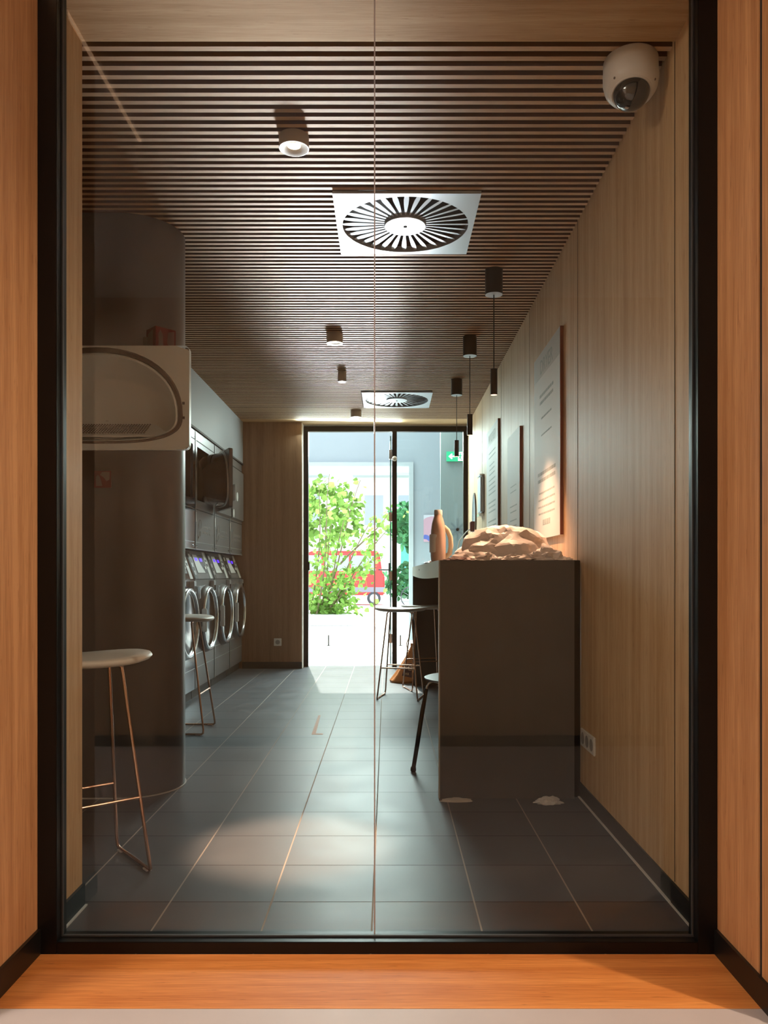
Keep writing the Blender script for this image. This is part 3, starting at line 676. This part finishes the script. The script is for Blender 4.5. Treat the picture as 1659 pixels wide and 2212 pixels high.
# red signs on the column
vs = thing('fire_sign', 'projecting V-shaped red fire equipment sign above the open steel door', 'sign', (-1.0, 3.47, 2.0))
a_, b2, c_ = (-1.058, 3.46), (-.998, 3.395), (-.932, 3.47)
z0, z1 = 1.955, 2.072
MB().box(-1.07, -1.04, 3.452, 3.56, 1.99, 2.04).build('bracket', 'steeldark', vs)
MB().prism([(a_[0], a_[1], z0), (b2[0], b2[1], z0), (c_[0], c_[1], z0), (c_[0]-.002, c_[1]+.004, z0), (b2[0], b2[1]+.004, z0), (a_[0]+.004, a_[1], z0)], (0, 0, z1-z0)).build('panels', 'redsign', vs)
def onq(p, q, u, z, off=-.002): 
    d = Vector((q[0]-p[0], q[1]-p[1], 0)); nn = Vector((d.y, -d.x, 0)).normalized(); r = Vector((p[0], p[1], z)) + d*u + nn*abs(off); return r
MB().prism([onq(b2, c_, u, z) for u, z in ((.12, 2.04), (.22, 2.06), (.34, 2.04), (.36, 2.0), (.40, 1.975), (.1, 1.975), (.14, 2.0))], (0, 0, 0.0005)).prism([onq(b2, c_, u, z) for u, z in ((.55, 2.01), (.62, 2.055), (.92, 2.065), (.92, 1.99), (.78, 2.0), (.70, 1.98))], (0, 0, .0005)).prism([onq(a_, b2, u, z) for u, z in ((.2, 1.99), (.2, 2.05), (.75, 2.06), (.75, 1.985))], (0, 0, .0005)).build('symbol', 'redsymbol', vs)
fs = thing('alarm_sign', 'small square dark red sign low on the dark column', 'sign', (-1.27, 3.49, 1.38))
MB().box(-1.298, -1.224, 3.489, 3.494, 1.383, 1.458).build('panel', 'redsign', fs)
MB().prism([(x, 3.489, z) for x, z in ((-1.290, 1.390), (-1.290, 1.432), (-1.281, 1.440), (-1.273, 1.432), (-1.268, 1.415), (-1.262, 1.390))], (0, -.002, 0)).prism([(x, 3.489, z) for x, z in ((-1.272, 1.440), (-1.262, 1.452), (-1.230, 1.452), (-1.230, 1.420), (-1.243, 1.412), (-1.252, 1.425))], (0, -.002, 0)).build('symbol', 'redsymbol', fs)

# ------------------------------------------------------------------ stools
def superell(a, b_, n, z, sc=1.0, seg=40, dip=0):
    pts = []
    for k in range(seg):
        t = 2*PI*k/seg; c, s1 = math.cos(t), math.sin(t)
        x = a*sc*math.copysign(abs(c)**(2/n), c); y_ = b_*sc*math.copysign(abs(s1)**(2/n), s1)
        pts.append((x, y_, z + dip*(x/a)**2))
    return pts
def make_stool(label, wm='coppertint'):
    t_ = thing('bar_stool', label, 'stool', (0, 0, 0), 'pale-topped wire bar stools')
    MB().loft([superell(.215, .170, 2.4, .697, .86, dip=.012), superell(.215, .170, 2.4, .703, .96, dip=.012), superell(.215, .170, 2.4, .712, 1.0, dip=.012), superell(.215, .170, 2.4, .722, .97, dip=.012), superell(.215, .170, 2.4, .720, .6, dip=.012), superell(.215, .170, 2.4, .717, .1, dip=.012)]).build('seat', 'seat', t_, smooth=1.2)
    r = .0062
    for sx in (1, -1):
        top = [(sx*.06, .055, .702), (sx*.095, .055, .700)]
        pts = [(sx*.05, .055, .699), (sx*.088, .056, .697), (sx*.1, .058, .685), (sx*.160, .146, .035), (sx*.164, .146, .014), (sx*.165, .135, .0075), (sx*.165, -.135, .0075), (sx*.164, -.146, .014), (sx*.160, -.146, .035), (sx*.1, -.058, .685), (sx*.088, -.056, .697), (sx*.05, -.055, .699)]
        sl_ = MB().tube(pts, r, 10).build('leg_frame', wm, t_, smooth=1)
        for yy in (.115, -.115): MB().box(sx*.165-.009, sx*.165+.009, yy-.016, yy+.016, 0, .005).build('foot_pad', 'padplastic', sl_)
    for sy in (1, -1):
        u = (.685-.25)/.65; x = .1+.06*u; yy = sy*(.058+.088*u)
        MB().tube([(-x, yy, .25), (x, yy, .25)], .0055, 10).build('footrest', wm, t_, smooth=1)
    return t_
s1 = make_stool('nearest pale-topped wire stool, cut by the left wooden wall edge', 'coppertint')
s2 = copy_tree(s1); s3 = copy_tree(s1); s4 = copy_tree(s1)
for o, (x, y_, a), lb in ((s1, (-1.012, 2.645, math.radians(39.7)), None), (s2, (-1.285, 5.04, PI/2), 'pale-topped wire stool half hidden behind the dark rounded column, before the washers'),
                          (s3, (.112, 6.37, math.radians(-12.6)), 'pale-topped wire stool standing in the open aisle by the counter'),
                          (s4, (.335, 6.86, math.radians(14.7)), 'wire stool pushed under the far end of the counter')):
    o.location = (x, y_, 0); o.rotation_euler = (0, 0, a)
    if lb: o['label'] = lb
# low chair under the counter
ch = thing('low_stool', 'low round grey stool with splayed black legs tucked behind the dark counter end', 'stool', (.40, 3.98, 0))
MB().lathe([(.02, .455), (.17, .458), (.208, .470), (.212, .478), (.20, .482), (.02, .474)], (.40, 3.98, 0), (0, 0, 1), 40).build('seat', 'chairseat', ch, smooth=.9)
for a in (PI, PI/2, 0, -PI/2):
    c, s_ = math.cos(a), math.sin(a)
    lg = MB().tube([(.40+r_*c, 3.98+r_*s_, z) for r_, z in ((.200, .42), (.222, .30), (.245, .15), (.266, .02))], [.009, .0115, .0115, .0105], 12).build('leg', 'chairleg', ch, smooth=1)
    MB().tube([(.40+r_*c, 3.98+r_*s_, z) for r_, z in ((.145, .456), (.172, .455), (.188, .445), (.197, .43), (.2, .418))], .0055, 10).build('bracket', 'wire', lg, smooth=1)
    MB().lathe([(.010, .028), (.014, .022), (.015, .008), (.011, 0)], (.40+.267*c, 3.98+.267*s_, 0), (0, 0, 1), 14).build('foot', 'chairleg', lg, smooth=.8)

# ------------------------------------------------------------------ counter
ct = thing('counter', 'long dark folding counter along the right wall with pale front edge', 'counter', (.55, 5.3, 0))
MB().box(.236, .835, 3.505, 3.530, 0, 1.061).build('end_panel', 'counter', ct, bevel=.001)
MB().box(.230, .236, 3.505, 3.530, 0, 1.061).build('panel_edge', 'counteredge', ct)
MB().box(.835, .866, 3.530, 3.545, 0, 1.06).build('filler_strip', 'skirtblack', ct)
MB().box(.236, .864, 3.531, 7.09, 1.035, 1.062).build('worktop', 'counter', ct)
ap = []
N = 24
for k in range(N+1):
    yv = 3.531 + (7.06-3.531)*k/N; ap.append((.230, yv, .985 - .014*math.sin(PI*k/N)))
MB().prism([(.230, 3.531, 1.0625), (.230, 7.09, 1.0625)] + [(.230, 7.09, .985)] + ap[::-1], (.006, 0, 0)).build('apron', 'apron', ct)
MB().lathe([(.0045, 0), (.0045, .003)], (.230, 5.6, 1.03), (-1, 0, 0), 12).build('screw_cover', 'void', ct)
MB().box(.232, .864, 7.065, 7.09, 0, 1.034).build('far_panel', 'blackmetal', ct)
# things on the counter
def crumple(name, m, c, r, label, cat, seed, amp=.35, sub=4, flat=None, group=None, floor=0.0, ridge=3.0, smooth=0, pw=1.35):
    import bmesh
    bm = bmesh.new(); bmesh.ops.create_icosphere(bm, subdivisions=sub, radius=1)
    off = Vector((seed*3.1, seed*1.7, seed*.9))
    for v in bm.verts:
        p = v.co.normalized()
        d1 = noise.voronoi(p*ridge*.5+off)[0]; d2 = noise.voronoi(p*ridge+off*2)[0]
        k = 1 - amp*(.55-(d1[1]-d1[0])) *.9 - amp*.4*(.4-(d2[1]-d2[0])) + amp*.25*noise.noise(p*5+off)
        v.co = Vector((p.x*r[0]*k, p.y*r[1]*k, max(abs(p.z)**pw*r[2]*k if p.z > 0 else 0, 0)))
        if p.z < 0: v.co.x *= 1.02; v.co.y *= 1.02
    me = bpy.data.meshes.new(name); bm.to_mesh(me); bm.free()
    if smooth: me.shade_smooth(); me.set_sharp_from_angle(angle=smooth)
    me.materials.append(M[m]); o = bpy.data.objects.new(name, me); COL.objects.link(o); o.location = c
    o['label'] = label; o['category'] = cat; o['_org'] = tuple(c)
    if group: o['group'] = group
    return o
crumple('plastic_bag', 'film', (.585, 3.86, 1.0625), (.30, .26, .205), 'large crumpled translucent white plastic bag heaped on the counter end', 'bag', 2.0, .30, 5, ridge=2.2, smooth=.3, pw=1.5)
crumple('plastic_bag', 'film', (.735, 3.63, 1.0625), (.11, .08, .075), 'small crumpled plastic bag in front of the big heap, at the right', 'bag', 5.0, .5, 4, ridge=3.4, smooth=.35)
crumple('plastic_bag', 'film', (.60, 3.62, 1.0625), (.10, .07, .042), 'low crumpled plastic scrap in front of the big heap, at the middle', 'bag', 9.0, .5, 4, ridge=3.4, smooth=.35)
crumple('plastic_bag', 'film', (.43, 3.75, 1.0625), (.17, .16, .070), 'left spreading skirt of the plastic heap beside the bottle', 'bag', 12.0, .45, 4, ridge=3, smooth=.35)
crumple('plastic_film', 'film', (.80, 3.59, 1.0625), (.065, .055, .02), 'flat shiny film at the counter corner by the wall', 'film', 15.0, .5, 4, ridge=4, smooth=.35)
crumple('plastic_film', 'pinkfilm', (.29, 4.55, 1.0625), (.085, .42, .022), 'flattened pinkish plastic film along the counter front edge', 'film', 21.0, .5, 4, ridge=4, smooth=.35)
crumple('plastic_film', 'pinkfilm', (.33, 3.64, 1.0625), (.09, .07, .018), 'small torn pinkish film at the near left counter corner', 'film', 24.0, .5, 4, ridge=4, smooth=.35)
# detergent bottles
bt = thing('detergent_bottle', 'tall milky detergent bottle with a white cap standing on the counter', 'bottle', (.292, 4.12, 1.0625))
bz = 1.0625
MB().lathe([(.030, 0), (.038, .004), (.041, .03), (.041, .12), (.039, .165), (.034, .20), (.027, .225), (.022, .238), (.0205, .248)], (.268, 4.12, bz), (0, 0, 1), 32, sx=.97, sy=1.3).build('body', 'bottle', bt, smooth=.8)
MB().lathe([(.0215, .244), (.0215, .268), (.019, .273), (.005, .274)], (.268, 4.12, bz), (0, 0, 1), 24).build('cap', 'cap', bt, smooth=.6)
MB().tube([(.296, 4.12, bz+.185), (.318, 4.12, bz+.165), (.332, 4.12, bz+.13), (.335, 4.12, bz+.085), (.328, 4.12, bz+.045), (.300, 4.12, bz+.02)], .013, 12).build('handle', 'bottle2', bt, smooth=1)
MB().lathe([(.0415, .05), (.0425, .055), (.0425, .14), (.0405, .145)], (.264, 4.122, bz), (0, 0, 1), 32, sx=.98, sy=1.25, cap=False).build('label_sleeve', 'cap', bt, smooth=.8)
b2_ = thing('detergent_bottle', 'bottle with a bright orange cap behind the plastic heap', 'bottle', (.575, 4.32, bz))
MB().lathe([(.03, 0), (.036, .004), (.038, .08), (.035, .12), (.020, .15), (.018, .158)], (.575, 4.32, bz), (0, 0, 1), 28).build('body', 'cap', b2_, smooth=.8)
MB().lathe([(.026, .158), (.027, .172), (.024, .174), (.021, .178), (.016, .196), (.003, .198)], (.575, 4.32, bz), (0, 0, 1), 24).build('cap', 'orange', b2_, smooth=.5)
b3_ = thing('detergent_bottle', 'small pale bottle between the tall bottle and the orange-capped one', 'bottle', (.515, 4.5, bz))
MB().lathe([(.03, 0), (.034, .004), (.034, .09), (.030, .13), (.016, .15)], (.515, 4.5, bz), (0, 0, 1), 24).build('body', 'bottle2', b3_, smooth=.8)
MB().lathe([(.018, .15), (.016, .185), (.012, .19)], (.515, 4.5, bz), (0, 0, 1), 20).build('cap', 'bottle', b3_, smooth=.6)
crumple('paper_scrap', 'paper', (.305, 3.462, 0.001), (.082, .026, .018), 'long white paper scrap on the floor at the counter corner', 'paper', 31.0, .4, 3, ridge=2)
crumple('paper_scrap', 'paper', (.705, 3.44, 0.001), (.075, .045, .035), 'crumpled white tissue on the floor before the dark counter panel', 'paper', 35.0, .55, 4, ridge=2.6)
# orange bag on the floor
bg_ = thing('carrier_bag', 'orange plastic carrier bag slumped on the floor beyond the counter', 'bag', (.19, 7.28, 0))
rings = []
for k, (z, wx, wy, cx) in enumerate([(0, .155, .09, .19), (.02, .16, .10, .19), (.07, .130, .09, .20), (.13, .105, .075, .215), (.2, .075, .05, .225), (.27, .042, .03, .235), (.33, .022, .015, .24), (.36, .03, .012, .245)]):
    ring = []
    for j in range(40):
        t = 2*PI*j/40; q = 1 + .10*noise.noise(Vector((math.cos(t)*2, math.sin(t)*2, z*9)))*2
        ring.append((cx+wx*math.cos(t)*q, 7.28+wy*math.sin(t)*q, z))
    rings.append(ring)
MB().loft(rings).build('bag_body', 'bagorange', bg_, smooth=.5)
MB().tube([(.215, 7.27, .27), (.185, 7.26, .31), (.18, 7.26, .36), (.205, 7.26, .42)], .004, 6).build('loop_handle', 'bagorange', bg_)
MB().prism([(.135, 7.168, .075), (.225, 7.168, .055), (.225, 7.188, .185), (.165, 7.185, .175), (.15, 7.18, .12)], (0, -.004, 0)).build('printed_patch', 'bagprint', bg_)
text_obj('letters', 'YO', 'bagletter', bg_, (.147, 7.170, .122), (1, 0, 0), (0, .12, 1), .062, depth=.001)
text_obj('letters', 'ma', 'bagletter', bg_, (.150, 7.160, .082), (1, 0, 0), (0, .12, 1), .042, depth=.001)

# ------------------------------------------------------------------ boards and bits on the right wall
def board(y0, y1, z0, z1, label, title, lines):
    t_ = thing('sign_board', label, 'sign', (XR-.01, (y0+y1)/2, z0), 'white text boards on the right wall')
    MB().box(XR-.016, XR, y0+.006, y1, z0, z1).build('panel', 'board', t_)
    MB().box(XR-.0165, XR, y0, y0+.006, z0, z1).build('board_edge', 'boardedge', t_)
    W = y1-y0; H = z1-z0; xp = XR-.0166
    if title: 
        MB().box(xp, XR-.016, y0+.01, y1-.002, z1-.13*H, z1-.002).build('header_band', 'print_band', t_)
        text_obj('title', title, 'print_grey', t_, (xp, (y0+y1)/2, z1-.115*H), (0, -1, 0), (0, 0, 1), .11, align='CENTER')
    m = MB(); r_ = random.Random(int(y0*100))
    for z, n_, wd, th in lines:
        for k in range(n_):
            zz = z1-H*z-k*.038; l = W*wd*r_.uniform(.8, 1); x = (y0+y1)/2 - l/2
            while x < (y0+y1)/2 + l/2:
                e = x + r_.uniform(.02, .06); m.box(xp, XR-.016, x, min(e, (y0+y1)/2+l/2), zz, zz+th); x = e+.010
    m.build('print_lines', 'print_grey', t_)
    return t_
board(3.88, 4.565, 1.195, 2.225, 'largest and nearest white text board on the right wall', 'DRYER', [(.24, 2, .55, .016), (.36, 1, .45, .010), (.45, 1, .4, .008), (.66, 2, .75, .018), (.76, 4, .7, .009), (.93, 1, .3, .03)])
board(5.065, 5.58, 1.15, 1.955, 'small middle white board on the right wall above the plastic heap', None, [(.45, 2, .5, .006), (.62, 2, .6, .008), (.74, 3, .55, .008), (.86, 3, .6, .008)])
board(6.06, 6.75, 1.17, 2.20, 'farthest white text board on the right wall', 'WASHER', [(.2, 2, .6, .010), (.3, 3, .5, .010), (.42, 4, .6, .010), (.6, 3, .65, .012), (.75, 4, .7, .012), (.9, 2, .5, .012)])
di = thing('soap_dispenser', 'slim pale wall dispenser between the far board and the oval mirror', 'dispenser', (XR-.02, 7.15, 1.52))
MB().box(XR-.035, XR, 7.03, 7.27, 1.55, 1.88).build('case', 'plate', di, bevel=.01)
MB().box(XR-.045, XR, 7.05, 7.25, 1.52, 1.545).box(XR-.04, XR, 7.05, 7.25, 1.885, 1.90).build('bracket', 'chrome', di, bevel=.003)
mi = thing('wall_mirror', 'narrow oval mirror at the far end of the right wall', 'mirror', (XR-.01, 7.8, 1.3))
ov = [(0, .12*math.cos(t), .235*math.sin(t)) for t in [2*PI*k/40 for k in range(40)]]
MB().prism([(XR-.002, 7.8+p[1]*1.25, 1.56+p[2]*1.04) for p in ov], (-.008, 0, 0)).build('rim', 'seam', mi)
MB().prism([(XR-.010, 7.8+p[1]*1.17, 1.56+p[2]) for p in ov], (-.003, 0, 0)).build('glass', 'mirror', mi)
cb = thing('wall_cable', 'thin white cable looping from a small plug below the oval mirror', 'cable', (XR-.02, 7.8, 1.2))
MB().tube([(XR-.03, 7.8, 1.46), (XR-.08, 7.85, 1.42), (XR-.14, 7.9, 1.34), (XR-.17, 7.9, 1.22), (XR-.19, 7.9, 1.08), (XR-.20, 7.9, .9)], .005, 8).build('cord', 'cable', cb, smooth=1)
MB().box(XR-.05, XR, 7.76, 7.84, 1.42, 1.52).build('plug', 'boardedge', cb, bevel=.008)
so = thing('wall_socket', 'white triple power socket low on the right wall beside the counter', 'socket', (XR, 3.395, .24))
MB().box(XR-.010, XR, 3.275, 3.50, .240, .318).build('plate', 'socket', so, bevel=.003)
for k in range(3): MB().lathe([(.026, 0), (.026, .001), (.022, .0012), (.004, .0010)], (XR-.010, 3.315+k*.072, .279), (-1, 0, 0), 20).build('socket_hole', 'sockethole', so, smooth=.5)
so2 = thing('wall_socket', 'single white power socket low on the brown back wall', 'socket', (-1.156, 8.33, .24))
MB().box(-1.196, -1.116, 8.318, 8.33, .24, .32).build('plate', 'socket', so2, bevel=.003)
MB().lathe([(.024, 0), (.024, .001), (.004, .0005)], (-1.156, 8.318, .28), (0, -1, 0), 20).build('socket_hole', 'sockethole', so2)

# ------------------------------------------------------------------ ceiling fittings
def diffuser(x0, x1, y0, y1, label):
    t_ = thing('air_diffuser', label, 'vent', ((x0+x1)/2, (y0+y1)/2, ZC-.012), 'square swirl diffusers in the slatted ceiling')
    cx, cy = (x0+x1)/2, (y0+y1)/2; z = ZC-.012; R = .288
    N_ = 96; inner = []; outer = []
    for k in range(N_):
        t = 2*PI*k/N_; c, s_ = math.cos(t), math.sin(t)
        inner.append((cx+R*c, cy+R*s_, z)); q = min((x1-cx)/max(abs(c), 1e-6), (y1-cy)/max(abs(s_), 1e-6)); outer.append((cx+q*c, cy+q*s_, z))
    mb = MB(); mb.loft([[(x, y_, z+.012) for x, y_, _ in outer], outer, inner, [(x, y_, z+.03) for x, y_, _ in inner]], cap=False)
    mb.build('plate', 'plate', t_, smooth=.4)
    MB().lathe([(.30, .06), (.30, .062)], (cx, cy, z), (0, 0, 1), 48).build('plenum', 'void', t_)
    hb = MB().lathe([(.012, -.001), (.093, -.001), (.096, .002), (.096, .02)], (cx, cy, z), (0, 0, 1), 48).build('hub', 'plate', t_, smooth=.5)
    MB().lathe([(.009, -.003), (.009, -.0015)], (cx, cy, z), (0, 0, 1), 14).build('hub_screw', 'void', hb)
    for k in range(32):
        t = 2*PI*k/32; u = Vector((math.cos(t), math.sin(t), 0)); v = Vector((-math.sin(t), math.cos(t), 0)); rings = []
        for r_, wd, tilt in ((.093, .007, .1), (.14, .012, .15), (.19, .020, .2), (.24, .024, .2), (.275, .017, .15), (.289, .008, .1)):
            c = Vector((cx, cy, z+.010)) + u*r_; e = v*math.cos(tilt) + Vector((0, 0, 1))*math.sin(tilt)
            nn = v.cross(u); rings.append([c-e*wd/2, c-e*wd/2+Vector((0,0,.0015)), c+e*wd/2+Vector((0,0,.0015)), c+e*wd/2])
        MB().loft(rings).build('blade', 'plate', t_, smooth=1)
    return t_
diffuser(-.229, .396, 3.302, 3.928, 'near square white swirl air diffuser in the slatted ceiling')
diffuser(-.222, .403, 6.922, 7.568, 'far square white swirl air diffuser near the back door')
def downlight(x, y_, r_, h, energy, label, spot=.9):
    t_ = thing('downlight', label, 'lamp', (x, y_, ZC-h), 'cylindrical ceiling downlights')
    MB().lathe([(r_, 0), (r_, h)], (x, y_, ZC-h), (0, 0, 1), 40, cap=False).lathe([(r_, h), (.001, h)], (x, y_, ZC-h), (0, 0, 1), 40, cap=False).build('housing', 'greycyl', t_, smooth=.6)
    MB().lathe([(r_, 0), (r_*.96, -.0005), (r_*.5, .010), (r_*.42, .012)], (x, y_, ZC-h), (0, 0, 1), 40, cap=False).build('reflector', 'lensrim', t_, smooth=1)
    MB().lathe([(r_*.43, .010), (r_*.01, .006)], (x, y_, ZC-h), (0, 0, 1), 32, cap=False).build('lens', 'lens', t_, smooth=1)
    l = lamp('downlight_lamp', 'SPOT', (x, y_, ZC-h-.006), energy, (1.0, 0.62, 0.40), spot_size=spot, spot_blend=.8, shadow_soft_size=.02, target=(x, y_, 0))
    l.parent = t_; l.location = (0, 0, -.006)
    return t_
downlight(-.342, 2.893, .055, .045, 850, 'nearest round ceiling downlight, lit, left of the glass joint', .34)
downlight(-.35, 5.27, .055, .065, 14, 'second round ceiling downlight between the two diffusers')
downlight(-.356, 6.24, .034, .085, 6, 'slim small ceiling downlight just before the far diffuser')
downlight(-.306, 7.77, .055, .062, 10, 'farthest round ceiling downlight over the back door')
def pendant(x, y_, zt, zb, label, energy=7):
    t_ = thing('pendant_lamp', label, 'lamp', (x, y_, zb), 'black cylinder pendants over the counter')
    MB().lathe([(.0465, 0), (.0465, .132)], (x, y_, ZC-.132), (0, 0, 1), 36).build('canopy', 'blackmetal', t_, smooth=.6)
    MB().lathe([(.0455, 0), (.001, 0)], (x, y_, ZC-.1325), (0, 0, 1), 36, cap=False).build('canopy_cap', 'plate', t_)
    MB().tube([(x, y_, zt), (x, y_, ZC-.132)], .0028, 8).build('cable', 'cabledark', t_)
    MB().lathe([(.0185, .003), (.0185, zt-zb-.002), (.014, zt-zb)], (x, y_, zb), (0, 0, 1), 28, cap=False).build('shade', 'blackmetal', t_, smooth=.6)
    MB().lathe([(.0178, .004), (.001, .006)], (x, y_, zb), (0, 0, 1), 24, cap=False).build('lens', 'lensdim', t_)
    l = lamp('pendant_lamp_light', 'SPOT', (x, y_, zb), energy, (1.0, 0.56, 0.34), spot_size=1.5, spot_blend=1, shadow_soft_size=.015, target=(x, y_, 0))
    l.parent = t_; l.location = (0, 0, -.004)
    return t_
pendant(.565, 4.16, 2.086, 1.943, 'nearest and highest black cylinder pendant over the counter', 150)
pendant(.561, 5.33, 2.082, 1.937, 'middle of the three black pendants')
pendant(.575, 6.50, 2.105, 1.967, 'farthest black pendant, in front of the green exit sign')
# dome camera
dc = thing('dome_camera', 'white dome security camera on the slatted ceiling near the right wall', 'camera', (.762, 2.462, ZC-.14))
MB().lathe([(.080, 0), (.083, -.006), (.084, -.058)], (.762, 2.462, ZC), (0, 0, 1), 48, cap=False).build('mount', 'camwhite', dc, smooth=.6)
ax = Vector((-.06, -.30, -1)).normalized()
cc = Vector((.762, 2.462, ZC-.050))
MB().lathe([(.084, -.012), (.0845, .020), (.080, .045), (.070, .062), (.061, .067), (.056, .064)], cc, ax, 48, cap=False).build('shell', 'camwhite', dc, smooth=.8)
dm = [(.056*math.cos(t), .062+.056*math.sin(t)) for t in [PI/2*k/10 for k in range(10)]] + [(.001, .118)]
MB().lathe(dm, cc, ax, 36).build('dome', 'dome', dc, smooth=1)
MB().torus(cc+ax*.066, ax, .058, .004, 40, 8).build('dome_ring', 'camwhite', dc, smooth=1)
for a in (.2, 2.2, 3.6, 5.2):
    q = Vector((0, 0, 1)).rotation_difference(ax); p = cc + q @ Vector((.073*math.cos(a), .073*math.sin(a), .056)); nn = (q @ Vector((math.cos(a)*.75, math.sin(a)*.75, .65)))
    MB().lathe([(.004, 0), (.0035, .001)], p, nn, 10).build('screw', 'steeldark', dc)

tp = MB().prism([(-.486, 5.57, .0003), (-.470, 5.57, .0003), (-.446, 4.93, .0003), (-.400, 4.93, .0003), (-.400, 4.90, .0003), (-.470, 4.90, .0003)], (0, 0, .0006))  # orange strip painting a lamp's reflection in the floor grout
tp.build('floor_reflection', 'reflectionmark', label='painted orange L-shaped lamp reflection on the floor in the middle of the aisle', cat='reflection')
# warm light line at the top of the left passage wall
ls = thing('light_strip', 'thin warm light line along the top of the left passage wall', 'lamp', (XL+.004, 1.7, ZC-.01))
MB().box(XL+.0005, XL+.010, 1.30, 2.06, ZC-.008, ZC-.001).build('diffuser', 'led', ls)
for o in bpy.data.objects:
    if '_org' in o: del o['_org']
